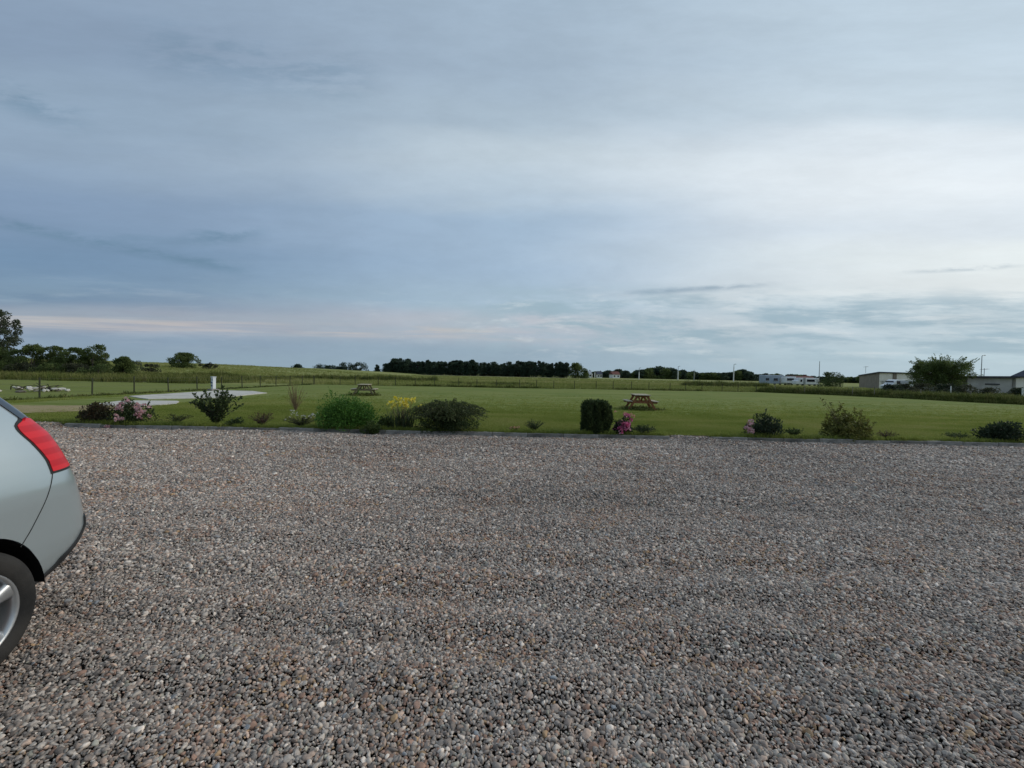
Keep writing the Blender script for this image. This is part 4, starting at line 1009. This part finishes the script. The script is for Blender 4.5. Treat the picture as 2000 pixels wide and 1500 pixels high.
for i, (x, y, h, r, lb) in enumerate(th):
    put_tree('thicket_bush', tree_mesh(rt, h, r * 1.15, r, .05, 54, 130, 'leaf_tree', .20, .12, .55, up=.4, trunk_r=.07, limbs=16, multi=3), x, y, lb, 'bushes of the left thicket', cat='bush')
for i in range(5):
    x = [-66, -61.5, -58, -55, -51.5][i]
    put_tree('bramble_bush', tree_mesh(rt, 1.7, 2.6, 1.4, .05, 26, 110, 'leaf_hedge' if i % 2 else 'leaf_tree', .17, .10, .55, trunk_r=.04, limbs=5, multi=2), x, 57.6 - .3 * i, 'low bramble ' + ['below the tall left tree', 'below the second thicket bush', 'below the middle of the left thicket', 'below the tallest thicket bush', 'at the right end of the thicket foot'][i], 'brambles below the thicket', cat='bush')
put_tree('dune_bush', tree_mesh(rt, 3.9, 3.3, 2.4, .0, 90, 170, 'leaf_tree', .24, .14, .95, trunk_r=.12, lean=(.9, 0), limbs=14, multi=2), -73.5, 100, 'rounded dark windswept bush alone on the grassy bank', cat='bush', z=float(z_field(-73.5, 100)) - .7)
put_tree('low_dune_bush', tree_mesh(rt, 1.6, 2.4, 1.6, .05, 22, 100, 'leaf_hedge', .18, .11, .5, trunk_r=.05, limbs=6), -68.4, 102, 'low spreading bush just right of the rounded bank bush', cat='bush')
put_tree('elder_bush', tree_mesh(rt, 1.9, 2.2, 1.5, .05, 22, 100, 'leaf_poplar', .18, .11, .5, trunk_r=.05, limbs=6), -66.0, 78, 'pale flowering low bush left of the rounded bank bush', cat='bush')
put_tree('dune_shrub', tree_mesh(rt, 1.5, 1.5, 1.2, .05, 16, 90, 'leaf_hedge', .18, .11, .45, trunk_r=.05, limbs=6), -61.0, 76, 'dark low shrub between the thicket and the rounded bank bush', cat='bush')
# distant lone bushes and clumps left of the wood
for x, y, h, r, lb in ((-112, 236, 4.2, 3.6, 'single dark bush on the skyline right of the bank'), (-110, 262, 5.0, 6.0, 'first skyline clump left of the dark wood'), (-104.5, 262, 4.6, 5.0, 'second skyline clump left of the dark wood'),
                       (-96.5, 262, 6.0, 6.0, 'third domed skyline clump left of the dark wood'), (-88.5, 262, 6.3, 5.4, 'last square skyline clump just left of the wood'), (-100.5, 264, 3.4, 5.0, 'low gap bush between the skyline clumps')):
    put_tree('skyline_tree', tree_mesh(rt, h, r, r * .7, .2, 26, 80, 'leaf_pine', .55, .36, 1.5, trunk_r=.15, limbs=6), x, y, lb, z=0.0)
# the dark plantation
pines = [tree_mesh(rt, rt.uniform(9.3, 10.6), 2.9, 2.9, b, 40, 54, 'leaf_pine', .62, .30, 1.15, trunk_r=.2, bark='bark_dark', limbs=6, cone=c) for b, c in ((.5, True), (1.6, False), (.3, True), (.6, False), (.4, False))]
PL = 'dark conifer of the long wood on the horizon'
n_p = 0
for row in range(3):
    for i in range(46):
        x = -79.0 + i * 2.42 + rt.normal(0, .6); y = 262 + row * 4 + rt.normal(0, 1.0) - .12 * (x + 79)
        if row == 2 and i < 3: continue
        e = min(1.0, .60 + .10 * i) if i < 5 else 1.0
        e *= .93 + .10 * math.sin(i * .37) * .5
        put_tree('conifer', pines[rt.integers(5)], x, y, PL, 'conifers of the dark wood', rt.uniform(.68, .95) * e, rt.uniform(0, 6.28), rt.uniform(1.0, 1.4), z=0.0); n_p += 1
put_tree('edge_oak', tree_mesh(rt, 8.0, 4.8, 4.4, .3, 46, 90, 'leaf_tree', .60, .38, 1.7, trunk_r=.3, limbs=10), 34.6, 246, 'rounded green tree at the right end of the wood', z=0.0)
put_tree('edge_bush', tree_mesh(rt, 5.0, 2.6, 2.4, .3, 22, 70, 'leaf_tree', .55, .34, 1.2, trunk_r=.2, limbs=6), 38.8, 243, 'smaller tree stepping down right of the wood', z=0.0)
# far woodland on the right horizon: one mass
def far_wood():
    rng = np.random.default_rng(909); protos = []
    for i in range(5):
        c, tr = tree_mesh(rng, 7.0, 4.2, 4.0, .1, 22, 60, 'leaf_pine' if i < 3 else 'leaf_tree', .85, .55, 1.7, trunk_r=.2, limbs=4); protos.append(c)
    # profile: (photo bearing as x/y, height factor)
    prof = [(.165, .55), (.20, .75), (.235, 1.0), (.262, .75), (.30, 1.15), (.335, 1.45), (.37, 1.05), (.41, .80), (.46, .78), (.49, .85), (.505, 1.25), (.522, 1.25), (.53, .80), (.60, .80), (.66, .70), (.72, .55), (.78, .70), (.86, .6)]
    n = 330; b = rng.uniform(.16, .9, n); y = rng.uniform(372, 412, n) - 120 * (b - .16) * .6; x = b * y
    s = np.interp(b, [p[0] for p in prof], [p[1] for p in prof]) * rng.uniform(.82, 1.08, n)
    instancer('far_woodland', np.stack([x, y, np.full(n, .0)], -1), np.stack([np.zeros(n), np.zeros(n), rng.uniform(0, 6.28, n)], -1), np.stack([s * rng.uniform(.9, 1.4, n), s * rng.uniform(.9, 1.4, n), s], -1), rng.integers(0, 5, n), protos,
              label='low dark woodland along the right horizon', cat='woodland')
far_wood()
# right side: round bush, willow, hedge
put_tree('round_tree', tree_mesh(rt, 3.3, 2.9, 2.5, .1, 40, 110, 'leaf_mid', .22, .12, .8, trunk_r=.1, limbs=10, multi=2), 69.3, 98, 'round olive green bush right of the white caravan', cat='bush')
def willow():
    rng = np.random.default_rng(818); x, y = 58.0, 61.0; t = empty('willow_tree', (x, y, float(z_field(x, y))), 0, 'broad spreading green willow between the two low buildings', 'tree'); t.scale = (.90, .9, .97)
    C, Rd = [], []
    for i in range(120):
        a = rng.uniform(0, 6.283); q = math.sqrt(rng.uniform(0, 1)); h = 1.0 + 3.4 * rng.uniform(0, 1) ** .7; env = math.sqrt(max(.05, 1 - ((h - 2.6) / 2.9) ** 2))
        C.append((math.cos(a) * q * 3.75 * env + (.0 if h > 2 else .4), math.sin(a) * q * 3.0 * env, h)); r = rng.uniform(.45, .85); Rd.append((r, r, r * .8))
    P, D, T = clump_leaves(rng, C, Rd, 190, .3); D = D * .6 + rng.normal(0, .5, D.shape) + np.array([0, 0, -.3])
    # wispy outer shoots
    for i in range(150):
        c = np.array(C[rng.integers(120)]); o = unit(np.array([c[0], c[1], (c[2] - 2.2)]) + rng.normal(0, .5, 3)); l = rng.uniform(.6, 1.3); q = rng.uniform(.2, 1, 14)[:, None]
        P = np.r_[P, c + o * (q * l + .3)]; D = np.r_[D, o + rng.normal(0, .35, (14, 3))]; T = np.r_[T, rng.uniform(.2, 1, 14)]
    obj('crown', foliage_mesh('crown', rng, P, D, .24, .085, 'leaf_willow', T), t)
    mb = MB()
    for i in range(6):
        a = i * 1.05 + rng.normal(0, .2); mb.tube([(.15 * math.cos(a), .15 * math.sin(a), -.2), (.7 * math.cos(a), .6 * math.sin(a), 1.3), (1.8 * math.cos(a), 1.5 * math.sin(a), 3.2)], [.16, .12, .04], 7)
    for i in rng.permutation(120)[:24]:
        c = C[i]; mb.tube([(c[0] * .2, c[1] * .2, 1.2), (c[0] * .65, c[1] * .65, c[2] * .8), c], [.06, .04, .015], 5, False)
    mb.build('trunk', 'bark', t)
willow()
hd = [(41.6, 49.6, 1.25, 1.7, 'first low dark hedge bush left of the white van'), (44.2, 50.6, 1.35, 1.7, 'second low dark hedge bush below the white van'), (46.9, 51.4, 1.45, 1.8, 'third low hedge bush left below the willow'), (49.8, 51.6, 1.5, 1.8, 'fourth dark hedge bush below the willow'),
      (52.5, 52.0, 1.35, 1.7, 'fifth dark hedge bush right below the willow'), (55.2, 52.0, 1.1, 1.5, 'sixth grey hedge bush before the grey wall'), (57.9, 51.6, 1.15, 1.2, 'last dark round hedge bush beside the white rails')]
for i, (x, y, h, r, lb) in enumerate(hd):
    put_tree('hedge_bush', tree_mesh(rt, h, r, 1.1, .02, 26, 110, 'leaf_hedge' if i % 3 else 'leaf_deep', .13, .08, .42, trunk_r=.05, limbs=6, multi=2), x, y, lb, 'hedge bushes on the right', cat='bush')

# ------------------------------------------------------------------ buildings on the right
pbr('render_beige', (0.68, 0.64, 0.57), (0.78, 0.745, 0.68), .8, 0.9, 0.15, 12)
pbr('render_brown', (0.20, 0.165, 0.125), (0.27, 0.23, 0.18), .8, 0.9, 0.2, 12)
pbr('render_grey', (0.30, 0.295, 0.28), (0.40, 0.395, 0.375), .8, 0.9, 0.2, 12)
pbr('roof_dark', (0.030, 0.032, 0.040), (0.055, 0.057, 0.066), 2, 0.8)
pbr('slate', (0.038, 0.042, 0.062), (0.062, 0.068, 0.092), 3, 0.6, 0.3, 14, stretch=(1, 1, 6))
pbr('red_tile', (0.12, 0.045, 0.040), (0.17, 0.07, 0.055), 3, 0.8)
pbr('pier_brown', (0.17, 0.14, 0.11), (0.23, 0.19, 0.15), 3, 0.9)
pbr('orange_panel', (0.46, 0.22, 0.075), (0.55, 0.28, 0.10), 2, 0.7)
pbr('van_white', (0.66, 0.67, 0.68), (0.74, 0.75, 0.76), 1, 0.4, coat=.3)
pbr('van_grey', (0.36, 0.38, 0.42), (0.44, 0.46, 0.50), 1, 0.4)
pbr('caravan_blue', (0.25, 0.31, 0.39), (0.33, 0.39, 0.47), 1, 0.5)
pbr('steel_grey', (0.30, 0.32, 0.33), None, rough=0.5, metal=.5)
def wallbox(a, b, depth, h0, h1, name, mat, parent, org):
    """upright slab from ground point a to b, top sloping from h0 to h1, thickness depth to the back"""
    a, b = Vector((a[0], a[1], 0)), Vector((b[0], b[1], 0)); d = (b - a).normalized(); nrm = Vector((-d.y, d.x, 0)) * depth; o = Vector(org)
    P = [a, b, b + nrm, a + nrm]; H = [h0, h1, h1, h0]
    v = [p - o - Vector((0, 0, .2)) for p in P] + [p - o + Vector((0, 0, h)) for p, h in zip(P, H)]
    mb = MB().add(v, [(3, 2, 1, 0), (4, 5, 6, 7), (0, 1, 5, 4), (1, 2, 6, 5), (2, 3, 7, 6), (3, 0, 4, 7)]); return mb.build(name, mat, parent)
def long_building():
    A, B, C = (78.2, 96.0), (93.2, 121.0), (98.5, 98.5); D = (C[0] + B[0] - A[0], C[1] + B[1] - A[1])
    t = empty('long_building', (A[0], A[1], 0), 0, 'long low flat roofed beige building left of the willow', 'building'); o = (A[0], A[1], 0)
    V = [(A[0], A[1]), (C[0], C[1]), (D[0], D[1]), (B[0], B[1])]; H = [3.42, 3.32, 2.95, 2.98]
    def quad(i, j, name, mat):
        p = [(V[i][0] - o[0], V[i][1] - o[1], -.2), (V[j][0] - o[0], V[j][1] - o[1], -.2), (V[j][0] - o[0], V[j][1] - o[1], H[j]), (V[i][0] - o[0], V[i][1] - o[1], H[i])]
        cx, cy = (A[0] + D[0]) / 2 - o[0], (A[1] + D[1]) / 2 - o[1]
        q = [(x + (cx - x) * .012, y + (cy - y) * .012, z) for x, y, z in p]
        MB().add(p + q, [(0, 1, 2, 3), (7, 6, 5, 4), (0, 4, 5, 1), (1, 5, 6, 2), (2, 6, 7, 3), (3, 7, 4, 0)]).build(name, mat, t)
    quad(0, 1, 'wall', 'render_beige'); quad(1, 2, 'wall', 'render_beige'); quad(2, 3, 'wall', 'render_brown'); quad(3, 0, 'wall', 'render_brown')
    cx, cy = (A[0] + D[0]) / 2, (A[1] + D[1]) / 2
    r = [(cx + (x - cx) * 1.03 - o[0], cy + (y - cy) * 1.03 - o[1], h) for (x, y), h in zip(V, H)]
    MB().add(r + [(x, y, z + .26) for x, y, z in r], [(3, 2, 1, 0), (4, 5, 6, 7), (0, 1, 5, 4), (1, 2, 6, 5), (2, 3, 7, 6), (3, 0, 4, 7)]).build('roof', 'roof_dark', t)
    dx, dy = (C[0] - A[0]) / 20.45, (C[1] - A[1]) / 20.45
    for s, m in ((3.6, 'pier_brown'), (8.1, 'render_grey')):
        x, y = dx * s, dy * s; MB().bar((x - dx * .4, y - .12, 1.7), (x + dx * .4, y - .12 + dy * .8, 1.7), .16, 3.3).build('pier', m, t)
    for s0 in (.6, 2.4): MB().bar((dx * s0, dy * s0 - .08, 1.2), (dx * (s0 + 1.5), dy * (s0 + 1.5) - .08, 1.2), .06, .9).build('window', 'render_grey', t)
    MB().bar((dx * .2, dy * .2 - .09, 1.72), (dx * 9, dy * 9 - .09, 1.72), .08, .07).build('rail', 'steel_grey', t)
    sx, sy = (B[0] - A[0]) / 29.2, (B[1] - A[1]) / 29.2
long_building()
MB().box((0, 0, 0), (.1, .1, .1))
cont = empty('orange_container', (75.0, 79.0, 0), R(-8), 'orange panelled container half hidden behind the willow', 'container')
bevel(MB().box((0, 0, 1.1), (3.6, 2.2, 2.0)).build('body', 'orange_panel', cont), .03)
for i in range(9): MB().box((-1.6 + .4 * i, -1.115, 1.1), (.10, .05, 1.8)).build('rib', 'orange_panel', cont)
MB().box((0, 0, 2.13), (3.65, 2.25, .08)).build('lid', 'steel_grey', cont)
def garage():
    t = empty('grey_garage', (60.8, 60.0, 0), 0, 'low grey walled garage with dark flat roof at the right edge', 'building')
    wallbox((60.6, 60.0), (67.0, 60.4), 7, 2.30, 2.38, 'wall', 'render_grey', t, (60.8, 60, 0)); 
    MB().bar((-.7, 3.3, 2.45), (6.5, 3.7, 2.53), 7.6, .17).build('roof', 'roof_dark', t)
    MB().box((3.3, -.02 + .16, 1.55), (1.9, .10, .16)).build('vent', 'roof_dark', t)
    t2 = empty('house', (67.3, 60.2, 0), 0, 'pale house with steep dark slate roof cut by the right edge', 'building')
    MB().box((9, 4, 1.2), (18, 8, 2.8)).build('wall', 'render_beige', t2)
    x0, x1, y0, y1, z0, zr = 8.2, 20, -.4, 8.4, 2.69, 7.0
    MB().add([(x0, y0, z0), (x1, y0, z0), (x1, y1, z0), (x0, y1, z0), (x0 + 4.4, 4, zr), (x1 - 4.4, 4, zr)], [(0, 1, 5, 4), (1, 2, 5), (2, 3, 4, 5), (3, 0, 4), (3, 2, 1, 0)]).build('roof', 'slate', t2)
    MB().box((9.0, 4, 2.60), (18.6, 8.8, .16)).build('fascia', 'roof_dark', t2)
    for x in (2.0, 9.0): 
        w = MB().box((x, -.02, 1.3), (1.2, .08, 1.1)).build('window', 'glass_dark', t2); MB().box((x, -.07, .72), (1.4, .12, .06)).build('window_sill', 'paint_white', t2)
garage()
# white rail fence at the right edge
t = empty('rail_fence', (56.6, 49.4, 0), 0, 'white post and rail fence at the far right edge', 'fence')
for i in range(5): MB().box((1.75 * i - .6, 0, .55), (.12, .10, 1.3)).build('post', 'paint_white', t)
for z in (.35, .70, 1.05): MB().box((3.0, -.07, z), (7.2, .035, .13)).build('rail', 'paint_white', t)
for x, y, lb in ((56.2, 52.6, 'white wooden stake left of the rail fence'), (48.9, 50.2, 'pale stake below the willow crown')):
    tag(bevel(MB().tube([(0, 0, -.1), (0, 0, 1.25)], .055, 8).build('stake', 'paint_white', None, loc=(x, y, 0)), .01), lb, 'stake')

# ------------------------------------------------------------------ vehicles far right
def van():
    t = empty('white_van', (66.0, 77.0, 0), R(2), 'white panel van parked before the long low building', 'van')
    prof = [(-2.35, .42), (-2.42, .9), (-2.25, 1.05), (-1.75, 1.22), (-1.25, 1.85), (-.95, 1.98), (2.2, 2.02), (2.40, 1.85), (2.44, .9), (2.40, .42)]
    def ex(p, w, name, m):
        n = len(p); v = [(x, -w, z) for x, z in p] + [(x, w, z) for x, z in p]; f = [tuple(range(n))[::-1], tuple(range(n, 2 * n))] + [(i, (i + 1) % n, n + (i + 1) % n, n + i) for i in range(n)]
        return bevel(MB().add(v, f).build(name, m, t), .05, 3)
    ex(prof, .95, 'body', 'van_white')
    for a, b, nm in ((-1.15, -.55, 'front_window'), (.95, 1.45, 'rear_window'), (1.62, 2.15, 'rear_window')):
        MB().box(((a + b) / 2, -.955, 1.50), (b - a, .03, .50)).build(nm, 'glass_dark', t)
    MB().box((.15, -.955, 1.45), (1.35, .03, .60)).build('side_panel', 'van_grey', t)
    MB().box((-1.48, 0, 1.50), (.04, 1.6, .62), Matrix.Rotation(R(-38), 3, 'Y') @ Matrix.Identity(3)).build('windscreen', 'glass_dark', t)
    for x in (-1.5, 1.45):
        for y in (-.82, .82): MB().tube([(x, y - .1, .32), (x, y + .1, .32)], .32, 18).build('wheel', 'rubber', t)
van()
def caravan(name, x, y, rz, l, w, z0, z1, mat, label, cat, wins, roofm, round_=.25, door=None):
    t = empty(name, (x, y, 0), rz, label, cat)
    bevel(MB().box((0, 0, (z0 + z1) / 2), (l, w, z1 - z0)).build('body', mat, t), round_, 4)
    bevel(MB().box((0, 0, z1 + .015), (l * .96, w * .92, .10)).build('roof', roofm, t), .04)
    for a, b, za, zb in wins:
        f = MB().box(((a + b) / 2, -w / 2 - .012, (za + zb) / 2), (b - a, .05, zb - za)).build('window', 'glass_dark', t); MB().box(((a + b) / 2, -w / 2 - .02, za - .05), (b - a + .12, .07, .06)).build('window_sill', 'paint_white', t)
    if door: MB().box((door, -w / 2 - .015, z0 + .95), (.62, .04, 1.75)).build('door', 'steel_grey', t)
    for sx in (-.12, .12) if l < 5 else (-.3, .3): 
        for yy in (-w / 2 + .12, w / 2 - .12): MB().tube([(sx * l, yy - .1, .32), (sx * l, yy + .1, .32)], .32, 14).build('wheel', 'rubber', t)
    return t
caravan('static_caravan', 75.4, 131, R(4), 6.0, 2.6, .35, 2.75, 'caravan_blue', 'long blue grey static caravan beyond the right end of the lawn', 'caravan', [(-.2, 1.0, 1.2, 1.95), (-2.6, -1.6, 1.2, 1.95)], 'van_grey', .12, door=1.9)
caravan('touring_caravan', 77.9, 127, R(-6), 3.3, 2.1, .45, 2.50, 'van_white', 'white touring caravan beside the blue grey static caravan', 'caravan', [(-.9, .9, 1.35, 2.0)], 'van_white', .4)
t = caravan('motorhome', 79.6, 122, R(3), 5.6, 2.2, .35, 2.15, 'van_white', 'white motorhome left of the round olive bush', 'motorhome', [(-2.4, -1.9, 1.1, 1.7), (-.6, 1.6, 1.15, 1.75)], 'van_white', .25, door=-1.3)
bevel(MB().box((-2.95, 0, .95), (1.0, 2.0, 1.1)).build('cab', 'van_white', t), .25, 3)

# small houses and poles on the horizon
def far_house(x, y, w, h, roof, label, rz=0.0, wm='paint_white'):
    t = empty('far_house', (x, y, 0), rz, label, 'house', 'houses on the horizon')
    MB().box((0, 0, h / 2), (w, 6, h)).build('wall', wm, t); a = w / 2 + .3; b = 3.3; r = h + (2.4 if w < 7 else 1.2)
    MB().add([(-a, -b, h), (a, -b, h), (a, b, h), (-a, b, h), (-a, 0, r), (a, 0, r)], [(0, 1, 5, 4), (2, 3, 4, 5), (0, 4, 3), (1, 2, 5), (3, 2, 1, 0)]).build('roof', roof, t)
    for k in (-.25, .25): MB().box((w * k, -3.02, h * .55), (1.2, .08, 1.2)).build('window', 'glass_dark', t)
    MB().box((w * .3, 1.0, r - .3), (.8, .8, 1.6)).build('chimney', 'red_tile', t)
far_house(58.5, 345, 3.2, 3.0, 'van_grey', 'small white house at the right end of the dark wood')
far_house(66.5, 345, 3.6, 2.6, 'slate', 'second tiny white house among the horizon posts')
far_house(79.5, 350, 6.0, 2.8, 'red_tile', 'wider white house on the horizon left of the lamp posts', R(15))
far_house(95.5, 150, 7.5, 1.7, 'red_tile', 'low red roofed house behind the motorhome', R(-5), 'render_beige')
def lamp_post(x, y, h, label, low=None, arm=True):
    t = empty('lamp_post', (x, y, 0), R(20), label, 'lamp post', 'lamp posts on the horizon')
    r = .11 * y / 150 + .03
    MB().tube([(0, 0, -.2), (0, 0, h)], [r, r * .6], 8).build('post', 'steel_grey', t)
    if low: MB().tube([(0, 0, 0), (0, 0, low)], [r * 1.25, r * 1.2], 8).build('sleeve', 'paint_white', t)
    if arm:
        MB().tube([(0, 0, h - .05), (r * 2, 0, h + .12), (h * .10, 0, h + .18)], r * .6, 6).build('arm', 'steel_grey', t); MB().box((h * .12, 0, h + .16), (h * .06, r * 2.4, r * 1.2)).build('lamp_head', 'steel_grey', t)
lamp_post(71.5, 254, 6.4, 'lamp post nearest the horizon houses', 4.0)
lamp_post(90.5, 246, 7.6, 'tall lamp post second from the dark wood', 5.0)
lamp_post(100.5, 249, 6.0, 'thin pole between the second and third lamp posts', None, False)
lamp_post(113.0, 230, 8.8, 'tall white lamp post left of the caravans', 7.6)
lamp_post(103.5, 152, 8.0, 'grey pole rising behind the round olive bush', None, False)
lamp_post(93.6, 90.0, 7.1, 'tall grey street lamp right of the willow')
for x, y, h, lb in ((64.5, 352, 4.2, 'short white post left among the horizon houses'), (62.0, 350, 3.2, 'shortest white post right of the small white house'), (69.5, 350, 3.6, 'white post beside the second tiny house')):
    tag(MB().tube([(0, 0, -.2), (0, 0, h)], .35, 8).build('white_post', 'paint_white', None, loc=(x, y, 0)), lb, 'post')
def aerial(x, y, z, h, label):
    t = empty('roof_aerial', (x, y, z), R(15), label, 'aerial', 'television aerials on the roofs')
    MB().tube([(0, 0, 0), (0, 0, h)], .035, 6).build('mast', 'steel_grey', t); MB().tube([(-.5, 0, h * .85), (.6, 0, h * .95)], .025, 5).build('boom', 'steel_grey', t)
    for k in range(5): MB().tube([(-.45 + .24 * k, -.3, h * .86 + .02 * k), (-.45 + .24 * k, .3, h * .86 + .02 * k)], .018, 4).build('rod', 'steel_grey', t)
aerial(81.5, 104, 3.5, 1.6, 'small aerial on the long beige building'); aerial(67.5, 64.5, 2.5, 1.3, 'aerial on the grey garage roof'); aerial(73.6, 63.5, 2.66, 1.5, 'aerial beside the dark slate roof')
